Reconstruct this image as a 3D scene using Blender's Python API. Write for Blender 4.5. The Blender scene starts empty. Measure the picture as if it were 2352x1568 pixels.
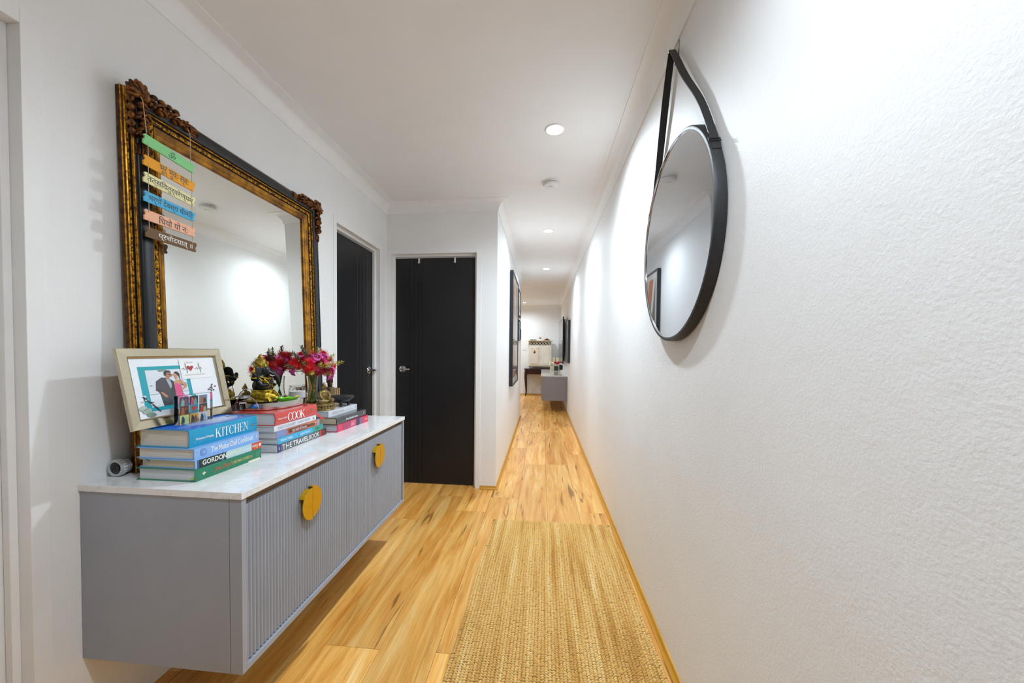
import bpy, bmesh, math, random
from mathutils import Vector, Matrix, Euler
random.seed(7)
PI = math.pi
SC = bpy.context.scene
COL = SC.collection

# ------------------------------------------------------------------ camera
YAW, PITCH, ROLL, HC = 0.1066, 0.0257, 0.009, 1.2118
FPX, PPX, PPY, IW, IH = 875.3391, 1150.8443, 829.4523, 2352.0, 1568.0
c_, s_, cp, sp = math.cos(YAW), math.sin(YAW), math.cos(PITCH), math.sin(PITCH)
right = Vector((c_, s_, 0)); fwd = Vector((-s_*cp, c_*cp, -sp)); up = Vector((-s_*sp, c_*sp, cp))
rr = right*math.cos(ROLL) + up*math.sin(ROLL); uu = up*math.cos(ROLL) - right*math.sin(ROLL)
cam = bpy.data.cameras.new('camera'); camo = bpy.data.objects.new('camera', cam); COL.objects.link(camo)
cam.sensor_fit = 'HORIZONTAL'; cam.sensor_width = 36.0; cam.lens = FPX*36.0/IW
cam.shift_x = (IW/2-PPX)/IW; cam.shift_y = (PPY-IH/2)/IW; cam.clip_start = 0.02; cam.clip_end = 60
camo.matrix_world = Matrix(((rr.x, uu.x, -fwd.x, 0), (rr.y, uu.y, -fwd.y, 0), (rr.z, uu.z, -fwd.z, HC), (0, 0, 0, 1)))
SC.camera = camo

# ------------------------------------------------------------------ world, daylight, exposure
wd = bpy.data.worlds.new('sky'); SC.world = wd; wd.use_nodes = True
wd.node_tree.nodes['Background'].inputs[0].default_value = (0.93, 0.96, 1.0, 1)
wd.node_tree.nodes['Background'].inputs[1].default_value = 0.3
SC.view_settings.view_transform = 'Standard'; SC.view_settings.look = 'None'
SC.view_settings.exposure = 0.95; SC.view_settings.gamma = 1.0; SC.view_settings.use_curve_mapping = False
DOWNLIGHT_W = 90.0
SPOT_DEG = 164
def area_light(name, loc, size, power, rot=(0, 0, 0), col=(1, 1, 1), shape='RECTANGLE', size_y=None, spread=PI):
    l = bpy.data.lights.new(name, 'AREA'); l.shape = shape; l.size = size
    if size_y: l.size_y = size_y
    l.energy = power; l.color = col; l.spread = spread
    o = bpy.data.objects.new(name, l); COL.objects.link(o); o.location = loc; o.rotation_euler = rot
    return o

# ------------------------------------------------------------------ helpers
def lin(h):
    if isinstance(h, str):
        h = h.lstrip('#'); h = [int(h[i:i+2], 16)/255 for i in (0, 2, 4)]
    return tuple(((x/12.92) if x <= 0.04045 else ((x+0.055)/1.055)**2.4) for x in h)
MATS = {}
def new_mat(name):
    m = bpy.data.materials.new(name); m.use_nodes = True; nt = m.node_tree
    return m, nt, nt.nodes['Principled BSDF']
def nd(nt, kind, **kw):
    n = nt.nodes.new(kind)
    for k, v in kw.items():
        if k.startswith('i_'): n.inputs[k[2:].replace('_', ' ')].default_value = v
        else: setattr(n, k, v)
    return n
def position(nt, scale=(1, 1, 1)):
    g = nt.nodes.new('ShaderNodeTexCoord'); mp = nt.nodes.new('ShaderNodeMapping')
    nt.links.new(g.outputs['Object'], mp.inputs['Vector']); mp.inputs['Scale'].default_value = scale
    return mp
def ramp(nt, stops):
    r = nt.nodes.new('ShaderNodeValToRGB'); e = r.color_ramp.elements
    while len(e) < len(stops): e.new(0.5)
    for el, (p_, c) in zip(e, stops):
        el.position = p_; el.color = (*c, 1) if len(c) == 3 else c
    return r
def M(name, col, rough=0.5, metal=0.0, var=0.05, vscale=30.0, bump=0.0, bscale=200.0, bdist=0.001, coat=0.0, trans=0.0, ior=1.45, stretch=(1, 1, 1), spec=0.5, sheen=0):
    if name in MATS: return MATS[name]
    m, nt, bs = new_mat(name); c = lin(col)
    mp = position(nt, stretch)
    n = nd(nt, 'ShaderNodeTexNoise', i_Scale=vscale, i_Detail=4.0); nt.links.new(mp.outputs[0], n.inputs['Vector'])
    r = ramp(nt, [(0.3, tuple(max(0, x*(1-var)) for x in c)), (0.7, tuple(min(1, x*(1+var)) for x in c))])
    nt.links.new(n.outputs['Fac'], r.inputs[0]); nt.links.new(r.outputs[0], bs.inputs['Base Color'])
    bs.inputs['Roughness'].default_value = rough; bs.inputs['Metallic'].default_value = metal
    bs.inputs['Coat Weight'].default_value = coat; bs.inputs['Transmission Weight'].default_value = trans
    bs.inputs['IOR'].default_value = ior; bs.inputs['Specular IOR Level'].default_value = spec
    if bump:
        n2 = nd(nt, 'ShaderNodeTexNoise', i_Scale=bscale, i_Detail=3.0); nt.links.new(mp.outputs[0], n2.inputs['Vector'])
        b = nd(nt, 'ShaderNodeBump', i_Strength=bump, i_Distance=bdist)
        nt.links.new(n2.outputs['Fac'], b.inputs['Height']); nt.links.new(b.outputs[0], bs.inputs['Normal'])
    MATS[name] = m; return m

class B:
    """collects vertices and faces of one mesh"""
    def __init__(s): s.v = []; s.f = []; s.m = []; s.c = []
    def add(s, vs, fs, m=0, col=None):
        o = len(s.v); s.v += [tuple(p) for p in vs]
        for f in fs:
            s.f.append(tuple(o+i for i in f)); s.m.append(m); s.c.append(col)
        return s
    def box(s, x0, x1, y0, y1, z0, z1, m=0, col=None):
        x0, x1 = min(x0, x1), max(x0, x1); y0, y1 = min(y0, y1), max(y0, y1); z0, z1 = min(z0, z1), max(z0, z1)
        vs = [(x, y, z) for z in (z0, z1) for y in (y0, y1) for x in (x0, x1)]
        return s.add(vs, [(0, 2, 3, 1), (4, 5, 7, 6), (0, 1, 5, 4), (2, 6, 7, 3), (0, 4, 6, 2), (1, 3, 7, 5)], m, col)
    def prism(s, poly, ax, a0, a1, m=0, col=None):
        """extrude a 2-D polygon along axis ax (0,1,2); poly coords are the other two axes in order"""
        def P(u, v, w): return {0: (w, u, v), 1: (u, w, v), 2: (u, v, w)}[ax]
        n = len(poly); vs = [P(u, v, a0) for u, v in poly] + [P(u, v, a1) for u, v in poly]
        fs = [tuple(range(n))[::-1], tuple(range(n, 2*n))] + [(i, (i+1) % n, n+(i+1) % n, n+i) for i in range(n)]
        return s.add(vs, fs, m, col)
    def lathe(s, prof, c=(0, 0, 0), n=24, ax=2, m=0, col=None, close=True):
        """prof: (radius, height) list, revolved about axis ax through c"""
        vs = []; fs = []; k = len(prof)
        for i in range(n):
            a = 2*PI*i/n; ca, sa = math.cos(a), math.sin(a)
            for r, h in prof:
                q = {2: (r*ca, r*sa, h), 1: (r*ca, h, -r*sa), 0: (h, r*ca, r*sa)}[ax]
                vs.append((q[0]+c[0], q[1]+c[1], q[2]+c[2]))
        for i in range(n):
            j = (i+1) % n
            for t in range(k-1): fs.append((i*k+t, j*k+t, j*k+t+1, i*k+t+1))
        if close:
            if prof[0][0] > 1e-6: fs.append(tuple(i*k for i in range(n))[::-1])
            if prof[-1][0] > 1e-6: fs.append(tuple(i*k+k-1 for i in range(n)))
        return s.add(vs, fs, m, col)
    def tube(s, path, r, n=8, m=0, col=None, cap=True, closed=False):
        path = [Vector(p) for p in path]; k = len(path); rad = r if isinstance(r, (list, tuple)) else [r]*k
        vs = []; fs = []; nrm = None
        for i, p in enumerate(path):
            if closed: d = path[(i+1) % k]-path[i-1]
            else: d = path[min(i+1, k-1)]-path[max(i-1, 0)]
            d.normalize()
            if nrm is None: nrm = d.orthogonal().normalized()
            nrm = (nrm - d*nrm.dot(d)).normalized(); bn = d.cross(nrm)
            for j in range(n):
                a = 2*PI*j/n; vs.append(p + (nrm*math.cos(a)+bn*math.sin(a))*rad[i])
        for i in range(k if closed else k-1):
            i2 = (i+1) % k
            for j in range(n): fs.append((i*n+j, i*n+(j+1) % n, i2*n+(j+1) % n, i2*n+j))
        if cap and not closed: fs += [tuple(range(n))[::-1], tuple((k-1)*n+j for j in range(n))]
        return s.add(vs, fs, m, col)
    def ell(s, c, r, rot=None, n=10, k=6, m=0, col=None):
        """ellipsoid"""
        c = Vector(c); R = Euler(rot).to_matrix() if rot else None; vs = [(0, 0, -1)]
        for i in range(1, k):
            t = -PI/2+PI*i/k
            for j in range(n): a = 2*PI*j/n; vs.append((math.cos(t)*math.cos(a), math.cos(t)*math.sin(a), math.sin(t)))
        vs.append((0, 0, 1)); out = []
        for p in vs:
            q = Vector((p[0]*r[0], p[1]*r[1], p[2]*r[2]))
            if R: q = R @ q
            out.append(q+c)
        fs = [(0, 1+(j+1) % n, 1+j) for j in range(n)]
        for i in range(k-2):
            for j in range(n): fs.append((1+i*n+j, 1+i*n+(j+1) % n, 1+(i+1)*n+(j+1) % n, 1+(i+1)*n+j))
        L = len(vs)-1; fs += [(L, 1+(k-2)*n+j, 1+(k-2)*n+(j+1) % n) for j in range(n)]
        return s.add(out, fs, m, col)
    def xf(s, mat, start=0):
        for i in range(start, len(s.v)): s.v[i] = tuple(mat @ Vector(s.v[i]))
        return s
    def mesh(s, name, mats, smooth=False, bevel=0):
        me = bpy.data.meshes.new(name); me.from_pydata(s.v, [], s.f)
        for m in mats: me.materials.append(m)
        for p, mi in zip(me.polygons, s.m): p.material_index = mi
        if any(c is not None for c in s.c):
            a = me.color_attributes.new('Col', 'FLOAT_COLOR', 'CORNER'); d = a.data
            for p, c in zip(me.polygons, s.c):
                cc = (*lin(c), 1) if c is not None else (1, 1, 1, 1)
                for li in p.loop_indices: d[li].color = cc
        bm = bmesh.new(); bm.from_mesh(me)
        bmesh.ops.recalc_face_normals(bm, faces=bm.faces)
        if bevel:
            es = [e for e in bm.edges if len(e.link_faces) == 2 and e.calc_face_angle(0) > 0.6]
            bmesh.ops.bevel(bm, geom=es, offset=bevel, segments=2, affect='EDGES', profile=0.5, clamp_overlap=True)
        bm.to_mesh(me); bm.free()
        if smooth:
            me.polygons.foreach_set('use_smooth', [True]*len(me.polygons))
            if smooth != 'all': me.set_sharp_from_angle(angle=math.radians(38))
        me.update(); return me
def tag(o, label=None, cat=None, group=None, kind=None):
    if label: o['label'] = label
    if cat: o['category'] = cat
    if group: o['group'] = group
    if kind: o['kind'] = kind
    return o
def mk(name, b, mats, parent=None, smooth=False, bevel=0, loc=None, rot=None):
    if not isinstance(mats, (list, tuple)): mats = [mats]
    me = b if isinstance(b, bpy.types.Mesh) else b.mesh(name, mats, smooth, bevel)
    o = bpy.data.objects.new(name, me); COL.objects.link(o)
    if parent is not None: o.parent = parent
    if loc: o.location = loc
    if rot: o.rotation_euler = rot
    return o
def thing(name, label, cat, loc=(0, 0, 0), rotz=0.0, group=None, rot=None):
    o = bpy.data.objects.new(name, None); COL.objects.link(o); o.empty_display_size = 0.05
    o.location = loc; o.rotation_euler = rot if rot else (0, 0, rotz)
    return tag(o, label, cat, group)
def struct(name, b, mats, smooth=False, bevel=0, label=None):
    o = mk(name, b, mats, None, smooth, bevel); o['kind'] = 'structure'
    if label: o['label'] = label
    return o

# ------------------------------------------------------------------ room dimensions (metres)
XL, XR, YB, XC, YE, ZC = -1.3862, 0.5131, 3.2961, -0.3925, 10.79, 2.505
YF, XLIV, YLIV = -3.0, -3.6, 7.10          # entrance wall, living-room wall, end of corridor wall
Z_COVE = 2.42

# ------------------------------------------------------------------ base materials
def wall_material(name, col, strength, dist):
    m, nt, bs = new_mat(name); mp = position(nt)
    c = lin(col)
    n0 = nd(nt, 'ShaderNodeTexNoise', i_Scale=3.0, i_Detail=3.0); nt.links.new(mp.outputs[0], n0.inputs['Vector'])
    r = ramp(nt, [(0.35, tuple(x*0.97 for x in c)), (0.65, c)]); nt.links.new(n0.outputs['Fac'], r.inputs[0])
    nt.links.new(r.outputs[0], bs.inputs['Base Color']); bs.inputs['Roughness'].default_value = 0.55
    n1 = nd(nt, 'ShaderNodeTexNoise', i_Scale=150.0, i_Detail=2.0, i_Roughness=0.55); nt.links.new(mp.outputs[0], n1.inputs['Vector'])
    n2 = nd(nt, 'ShaderNodeTexNoise', i_Scale=28.0, i_Detail=2.0); nt.links.new(mp.outputs[0], n2.inputs['Vector'])
    ad = nd(nt, 'ShaderNodeMath', operation='MULTIPLY_ADD'); nt.links.new(n2.outputs['Fac'], ad.inputs[0]); ad.inputs[1].default_value = 0.9
    nt.links.new(n1.outputs['Fac'], ad.inputs[2])
    b = nd(nt, 'ShaderNodeBump', i_Strength=strength, i_Distance=dist); nt.links.new(ad.outputs[0], b.inputs['Height'])
    nt.links.new(b.outputs[0], bs.inputs['Normal']); return m
MW = wall_material('wall_plaster', 'f5f5f5', 0.35, 0.0022)
MC = wall_material('ceiling_plaster', 'f5f5f5', 0.1, 0.0008)
MT = M('trim_white', 'f5f5f5', 0.42, var=0.02, vscale=8)
MBLK = M('frame_black', '1d1d1f', 0.45, var=0.15, vscale=20)
MCHROME = M('chrome', 'd8d8dc', 0.12, 1.0, var=0.03)
MWHITE = M('white_plastic', 'ececec', 0.35, var=0.02)
pm, pnt, pbs = new_mat('print'); MATS['print'] = pm
pa = nd(pnt, 'ShaderNodeAttribute', attribute_name='Col'); pnt.links.new(pa.outputs['Color'], pbs.inputs['Base Color']); pbs.inputs['Roughness'].default_value = 0.4
MPR = pm

def floor_wood(name, stops, tint=True):
    m, nt, bs = new_mat(name)
    geo = nt.nodes.new('ShaderNodeNewGeometry'); oi = nt.nodes.new('ShaderNodeObjectInfo')
    mul = nd(nt, 'ShaderNodeMath', operation='MULTIPLY'); nt.links.new(oi.outputs['Random'], mul.inputs[0]); mul.inputs[1].default_value = 37.0
    comb = nt.nodes.new('ShaderNodeCombineXYZ')
    for i in range(3): nt.links.new(mul.outputs[0], comb.inputs[i])
    add = nd(nt, 'ShaderNodeVectorMath', operation='ADD'); nt.links.new(geo.outputs['Position'], add.inputs[0]); nt.links.new(comb.outputs[0], add.inputs[1])
    def mapped(sc):
        mp = nt.nodes.new('ShaderNodeMapping'); nt.links.new(add.outputs[0], mp.inputs['Vector']); mp.inputs['Scale'].default_value = sc; return mp
    n1 = nd(nt, 'ShaderNodeTexNoise', i_Scale=1.0, i_Detail=6.0, i_Roughness=0.62, i_Distortion=1.1); nt.links.new(mapped((10.5, 0.85, 1)).outputs[0], n1.inputs['Vector'])
    r1 = ramp(nt, stops); nt.links.new(n1.outputs['Fac'], r1.inputs[0])
    n2 = nd(nt, 'ShaderNodeTexNoise', i_Scale=1.0, i_Detail=3.0); nt.links.new(mapped((240, 5, 1)).outputs[0], n2.inputs['Vector'])
    r2 = ramp(nt, [(0.3, (0.78,)*3), (0.62, (1.06,)*3)]); nt.links.new(n2.outputs['Fac'], r2.inputs[0])
    mx = nd(nt, 'ShaderNodeMixRGB', blend_type='MULTIPLY'); mx.inputs[0].default_value = 0.8
    nt.links.new(r1.outputs[0], mx.inputs[1]); nt.links.new(r2.outputs[0], mx.inputs[2])
    # dark gum streaks and knots
    n3 = nd(nt, 'ShaderNodeTexNoise', i_Scale=1.0, i_Detail=3.0, i_Distortion=0.8); nt.links.new(mapped((22, 1.7, 1)).outputs[0], n3.inputs['Vector'])
    r3 = ramp(nt, [(0.635, (0, 0, 0)), (0.70, (1, 1, 1))]); nt.links.new(n3.outputs['Fac'], r3.inputs[0])
    vo = nd(nt, 'ShaderNodeTexVoronoi', i_Scale=1.0); nt.links.new(mapped((5.5, 1.6, 0.0)).outputs[0], vo.inputs['Vector'])
    r4 = ramp(nt, [(0.03, (1, 1, 1)), (0.12, (0, 0, 0))]); nt.links.new(vo.outputs['Distance'], r4.inputs[0])
    mxx = nd(nt, 'ShaderNodeMath', operation='MAXIMUM'); nt.links.new(r3.outputs[0], mxx.inputs[0]); nt.links.new(r4.outputs[0], mxx.inputs[1])
    fac = nd(nt, 'ShaderNodeMath', operation='MULTIPLY'); nt.links.new(mxx.outputs[0], fac.inputs[0]); fac.inputs[1].default_value = 0.7
    mk_ = nd(nt, 'ShaderNodeMixRGB', blend_type='MIX'); nt.links.new(fac.outputs[0], mk_.inputs[0]); nt.links.new(mx.outputs[0], mk_.inputs[1]); mk_.inputs[2].default_value = (*lin('6b3d14'), 1)
    hs = nt.nodes.new('ShaderNodeHueSaturation'); nt.links.new(mk_.outputs[0], hs.inputs['Color'])
    mr = nd(nt, 'ShaderNodeMapRange'); nt.links.new(oi.outputs['Random'], mr.inputs[0]); mr.inputs[3].default_value = 0.86; mr.inputs[4].default_value = 1.12
    nt.links.new(mr.outputs[0], hs.inputs['Value']); nt.links.new(hs.outputs[0], bs.inputs['Base Color'])
    bs.inputs['Roughness'].default_value = 0.33; bs.inputs['Specular IOR Level'].default_value = 0.45
    b = nd(nt, 'ShaderNodeBump', i_Strength=0.12, i_Distance=0.0006); nt.links.new(n2.outputs['Fac'], b.inputs['Height']); nt.links.new(b.outputs[0], bs.inputs['Normal'])
    return m
MFLOOR = floor_wood('honey_timber', [(0.25, lin('b46c20')), (0.42, lin('e09a44')), (0.55, lin('f0b45f')), (0.75, lin('fbd28c'))])
MSKIRT = M('golden_skirting', 'c98f2e', 0.4, var=0.15, vscale=6, stretch=(20, 1, 20))

# ------------------------------------------------------------------ room shell
def wall_grid(ax, c0, c1, us, holes=(), z0=0.0, z1=ZC):
    """wall slab between planes c0 and c1 across axis ax with rectangular openings (u0,u1,z0,z1)"""
    U = sorted(set(list(us) + [h[0] for h in holes] + [h[1] for h in holes])); Z = sorted(set([z0, z1] + [h[2] for h in holes] + [h[3] for h in holes]))
    def solid(i, k):
        if i < 0 or k < 0 or i >= len(U)-1 or k >= len(Z)-1: return False
        u, z = (U[i]+U[i+1])/2, (Z[k]+Z[k+1])/2
        return not any(h[0] < u < h[1] and h[2] < z < h[3] for h in holes)
    b = B(); idx = {}
    def V(i, k, w):
        q = (i, k, w)
        if q not in idx:
            c = (c0, c1)[w]; idx[q] = len(b.v); b.v.append((c, U[i], Z[k]) if ax == 0 else (U[i], c, Z[k]))
        return idx[q]
    def F(*q): b.f.append(q); b.m.append(0); b.c.append(None)
    for i in range(len(U)-1):
        for k in range(len(Z)-1):
            if not solid(i, k): continue
            for w in (0, 1): F(V(i, k, w), V(i+1, k, w), V(i+1, k+1, w), V(i, k+1, w))
            if not solid(i-1, k): F(V(i, k, 0), V(i, k+1, 0), V(i, k+1, 1), V(i, k, 1))
            if not solid(i+1, k): F(V(i+1, k, 0), V(i+1, k+1, 0), V(i+1, k+1, 1), V(i+1, k, 1))
            if not solid(i, k-1): F(V(i, k, 0), V(i+1, k, 0), V(i+1, k, 1), V(i, k, 1))
            if not solid(i, k+1): F(V(i, k+1, 0), V(i+1, k+1, 0), V(i+1, k+1, 1), V(i, k+1, 1))
    return b
D1 = (2.4145, 3.19)       # outer frame of the black door in the left wall (Y)
D3 = (0.06, 0.93)         # outer frame of the white door beside the cabinet (Y)
D2 = (XL, -0.5322)        # outer frame of the black door in the back wall (X)
DTOP = 2.112
struct('wall_left', wall_grid(0, XL, XL-0.14, (YF, YB+0.14), [(D1[0], D1[1], 0, DTOP), (D3[0], D3[1], 0, DTOP)]), MW)
struct('wall_back', wall_grid(1, YB, YB+0.14, (XL, XC), [(D2[0], D2[1], 0, DTOP)]), MW)
struct('wall_corridor', B().box(XC-0.12, XC, YB+0.14, YLIV, 0, ZC), MW)
struct('wall_right', B().box(XR, XR+0.14, YF, YE, 0, ZC), MW)
struct('wall_end', B().box(XLIV, XR+0.14, YE, YE+0.14, 0, ZC), MW)
struct('wall_living_near', B().box(XLIV, XC-0.12, YLIV-0.12, YLIV, 0, ZC), MW)
struct('wall_living_left', B().box(XLIV-0.14, XLIV, YLIV-0.12, YE+0.14, 0, ZC), MW)
struct('wall_front', wall_grid(1, YF, YF-0.14, (XL-0.14, XR+0.14), [(-0.95, -0.05, 0, DTOP)]), MW)
struct('ceiling', B().box(XLIV-0.14, XR+0.14, YF-0.14, YE+0.14, ZC, ZC+0.1), MC)
fl = struct('floor', B().box(XLIV-0.14, XR+0.14, YF-0.14, YE+0.14, -0.12, -0.006), M('underlay', '8a6b45', 0.7))
# floor boards, each one its own piece
PW = 0.232; X0 = -0.873
known = {-1: [2.632], 0: [1.4545, 3.100], 1: [2.817], 2: [3.117], -2: [2.37]}
joints = {}
rows = []
k = 0
for i in range(-12, 8):
    xa, xb = X0+PW*i, X0+PW*(i+1)
    if xb <= XLIV or xa >= XR: continue
    rows.append((i, max(xa, XLIV-0.0), min(xb, XR)))
for i, xa, xb in rows:
    ys = YF if xb > XL-0.12 else YLIV
    js = list(known.get(i-0, []))
    if not js: js = [ys + random.uniform(0.4, 1.7)]
    while js[0] > ys+1.75: js.insert(0, js[0]-1.65)
    while js[-1] < YE-0.3: js.append(js[-1]+1.65)
    js = [j for j in js if ys+0.05 < j < YE-0.05]
    ends = [ys]+js+[YE]
    for y0, y1 in zip(ends[:-1], ends[1:]):
        if xb <= XC-0.13 and y0 >= YB+0.2 and y1 <= YLIV-0.15: continue   # under the rooms behind the corridor wall
        mk('floorboard', B().box(xa+0.0006, xb-0.0006, y0+0.0006, y1-0.0006, -0.006, 0.0), MFLOOR, fl, bevel=0.0007)

# coved cornice
def sweep(path, prof, closed=False):
    """path: (x,y) list with the room on its left side; prof: (offset from wall, z)"""
    b = B(); n = len(path); k = len(prof); P = [Vector(p) for p in path]
    for i in range(n):
        def nrm(a, c): d = (c-a).normalized(); return Vector((-d.y, d.x))
        if closed: n0, n1 = nrm(P[i-1], P[i]), nrm(P[i], P[(i+1) % n])
        else:
            n0 = nrm(P[max(i-1, 0)], P[max(i, 1)]); n1 = nrm(P[min(i, n-2)], P[min(i+1, n-1)])
        mi = (n0+n1)/(1+n0.dot(n1)) if n0.dot(n1) > -0.99 else n0
        for o, z in prof: q = P[i]+mi*o; b.v.append((q.x, q.y, z))
    fs = []
    for i in range(n if closed else n-1):
        j = (i+1) % n
        for t in range(k): fs.append((i*k+t, j*k+t, j*k+(t+1) % k, i*k+(t+1) % k))
    if not closed: fs += [tuple(range(k)), tuple((n-1)*k+t for t in range(k))[::-1]]
    for f in fs: b.f.append(f); b.m.append(0); b.c.append(None)
    return b
cove = [(0, Z_COVE), (0.006, Z_COVE), (0.008, Z_COVE+0.004)] + [(0.008+0.08*(1-math.cos(t)), Z_COVE+0.004+0.077*math.sin(t)) for t in [PI/2*i/9 for i in range(1, 9)]] + [(0.090, ZC-0.004), (0.090, ZC), (0, ZC)]
struct('trim_1', sweep([(XLIV, YLIV), (XC, YLIV), (XC, YB), (XL, YB), (XL, YF)], [(o, z) for o, z in cove]), MT, smooth=True)
struct('trim_2', sweep([(XR, YF), (XR, YE), (XLIV, YE)], cove), MT, smooth=True)
# timber skirting
sk = [(0, 0), (0.021, 0), (0.021, 0.006), (0.015, 0.010), (0.010, 0.016), (0.008, 0.024), (0.006, 0.029), (0, 0.030)]
struct('baseboard_right', sweep([(XR, YF), (XR, YE)], sk), MSKIRT, smooth=True)
struct('baseboard_end', sweep([(XR-0.021, YE), (XLIV, YE)], sk), MSKIRT, smooth=True)
struct('baseboard_corridor', sweep([(XC, YLIV), (XC, YB), (D2[1], YB)], sk), MSKIRT, smooth=True)

# ------------------------------------------------------------------ doors
MDOOR = M('door_black', '1b1b1e', 0.42, var=0.22, vscale=2.5, bump=0.05, bscale=300, bdist=0.0004)
def door(name, ax, wallc, sgn, u0, u1, leaf_mat, grooves, handle_u, handle_dir, hooks=(), flush=0.003):
    """ax 0: door in a wall of constant X, u along Y; ax 1: constant Y, u along X.  sgn: direction into the wall"""
    def bx(b, ua, ub, da, db, za, zb, m=0):
        ca, cb = wallc+sgn*da, wallc+sgn*db
        return b.box(ca, cb, ua, ub, za, zb, m) if ax == 0 else b.box(ua, ub, ca, cb, za, zb, m)
    fw = 0.042
    lf = B(); ul, ur = u0+fw+0.006, u1-fw-0.006; zt = DTOP-fw-0.026
    # leaf with V grooves: profile extruded upward
    gs = sorted(grooves); d0, d1 = 0.062, 0.098
    prof = [(ul, d1)]; prof.append((ul, d0))
    for g in gs: prof += [(g-0.003, d0), (g, d0+0.004), (g+0.003, d0)]
    prof += [(ur, d0), (ur, d1)]
    poly = [((wallc+sgn*d), u) if ax == 0 else (u, wallc+sgn*d) for u, d in prof]
    lf.prism(poly, 2, 0.008, zt)
    o = struct(name, lf, leaf_mat)
    fr = B()
    for (a, bq) in ((u0, u0+fw), (u1-fw, u1)): bx(fr, a, bq, -flush, 0.1395, 0.0, DTOP)
    bx(fr, u0+fw, u1-fw, -flush, 0.1395, DTOP-fw, DTOP)
    for (a, bq) in ((u0+fw, u0+fw+0.018), (u1-fw-0.018, u1-fw)): bx(fr, a, bq, 0.038, 0.060, 0.0, DTOP-fw)
    bx(fr, u0+fw+0.018, u1-fw-0.018, 0.038, 0.060, DTOP-fw-0.018, DTOP-fw)
    mk('door_frame', fr, MT, o, bevel=0.0015)
    if handle_u is not None:
        hz = 1.045; cpos = wallc+sgn*d0
        h = B(); c = (cpos, handle_u, hz) if ax == 0 else (handle_u, cpos, hz)
        a2 = 0 if ax == 0 else 1
        h.lathe([(0.0, 0.0), (0.030, 0.0), (0.031, -sgn*0.006), (0.027, -sgn*0.011), (0.013, -sgn*0.014), (0.011, -sgn*0.04), (0.0, -sgn*0.041)], c, 24, a2)
        ho = mk('door_handle', h, MCHROME, o, smooth=True)
        e = -sgn*0.045
        def P(du, dd, dz=0): return (cpos+dd, handle_u+du*handle_dir, hz+dz) if ax == 0 else (handle_u+du*handle_dir, cpos+dd, hz+dz)
        mk('lever', B().tube([P(-0.008, e), P(0.01, e), P(0.04, e*0.98, 0.001), P(0.07, e*0.9, -0.001), P(0.078, e*0.86, -0.001)], [0.010, 0.0115, 0.010, 0.008, 0.005], 10), MCHROME, ho, smooth=True)
    for hu in hooks:
        b = B(); bx(b, hu-0.007, hu+0.007, d0-0.0025, d0, zt-0.045, zt+0.003); bx(b, hu-0.007, hu+0.007, d0-0.0025, d1+0.002, zt+0.0005, zt+0.003)
        bx(b, hu-0.007, hu+0.007, d0-0.016, d0-0.0025, zt-0.045, zt-0.041)
        mk('over_door_hook', b, MWHITE, o)
    return o
door('door_1', 0, XL, -1, D1[0], D1[1], MDOOR, (2.875, 2.93, 2.985, 3.04), 3.06, 1)
door('door_2', 1, YB, 1, D2[0]+0.0005, D2[1], MDOOR, (-1.197, -1.157, -1.118, -1.078), -1.262, 1, (-1.11, -0.78))
door('door_4', 1, YF, -1, -0.95, -0.05, MDOOR, (), -0.16, -1)  # unseen entrance door, made up dark to cut light bounced from behind
door('door_3', 0, XL, -1, D3[0], D3[1], MT, (), None, 1)

# ------------------------------------------------------------------ ceiling fittings
m, nt, bs = new_mat('lamp_diffuser'); bs.inputs['Base Color'].default_value = (1, 1, 1, 1); bs.inputs['Emission Color'].default_value = (1, 1, 1, 1); bs.inputs['Emission Strength'].default_value = 25.0
MLAMP = m
LIGHTS = [(0.06, 2.268, 'white recessed downlight nearest the smoke alarm, on its entrance side'), (0.053, 4.13, 'white recessed downlight just past the smoke alarm'),
          (0.055, 6.0, 'white recessed downlight at the far end of the corridor ceiling'), (-0.468, 10.1, 'white recessed downlight near the end wall above the dark side table'),
          (0.06, 0.41, 'white recessed downlight over the entrance end of the hall'),
          (-2.0, 8.2, 'added unseen downlight in the middle of the living room ceiling'), (-2.0, 10.0, 'added unseen downlight in the living room by the end wall')]  # both living-room lamps are unseen, added to light that area
ring = B().lathe([(0.040, 0.004), (0.043, -0.001), (0.050, -0.005), (0.056, -0.003), (0.057, 0.0)], (0, 0, 0), 32, close=False).mesh('trim_ring', [MWHITE], True)
disc = B().lathe([(0.0, -0.0005), (0.042, -0.0005), (0.042, 0.002), (0.0, 0.002)], (0, 0, 0), 32).mesh('lamp_disc', [MLAMP])
DIM = {2.268: 0.88, 4.13: 0.48, 6.0: 0.5, 10.1: 0.5, 0.41: 0.57}      # per-lamp strength factors, chosen to even out the wall brightness
for x, y, lab in LIGHTS:
    t = thing('downlight', lab, 'downlight', (x, y, ZC-0.0005), group='recessed ceiling downlights')
    mk('trim_ring', ring, None, t); mk('lamp_disc', disc, None, t)
    sl_ = bpy.data.lights.new('downlight_lamp', 'SPOT'); sl_.energy = DOWNLIGHT_W*DIM.get(y, 0.7); sl_.color = (0.765, 0.893, 1.0); sl_.spot_size = math.radians(SPOT_DEG); sl_.spot_blend = 1.0; sl_.shadow_soft_size = 0.04
    lo = bpy.data.objects.new('downlight_lamp', sl_); COL.objects.link(lo); lo.location = (0, 0, -0.010); lo.parent = t
t = thing('smoke_alarm', 'round white smoke alarm on the corridor ceiling', 'smoke alarm', (0.055, 2.96, ZC))
mk('mounting_base', B().lathe([(0.0, 0.0), (0.058, 0.0), (0.058, -0.012), (0.0, -0.012)], (0, 0, 0), 40), MWHITE, t, smooth=True)
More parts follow.
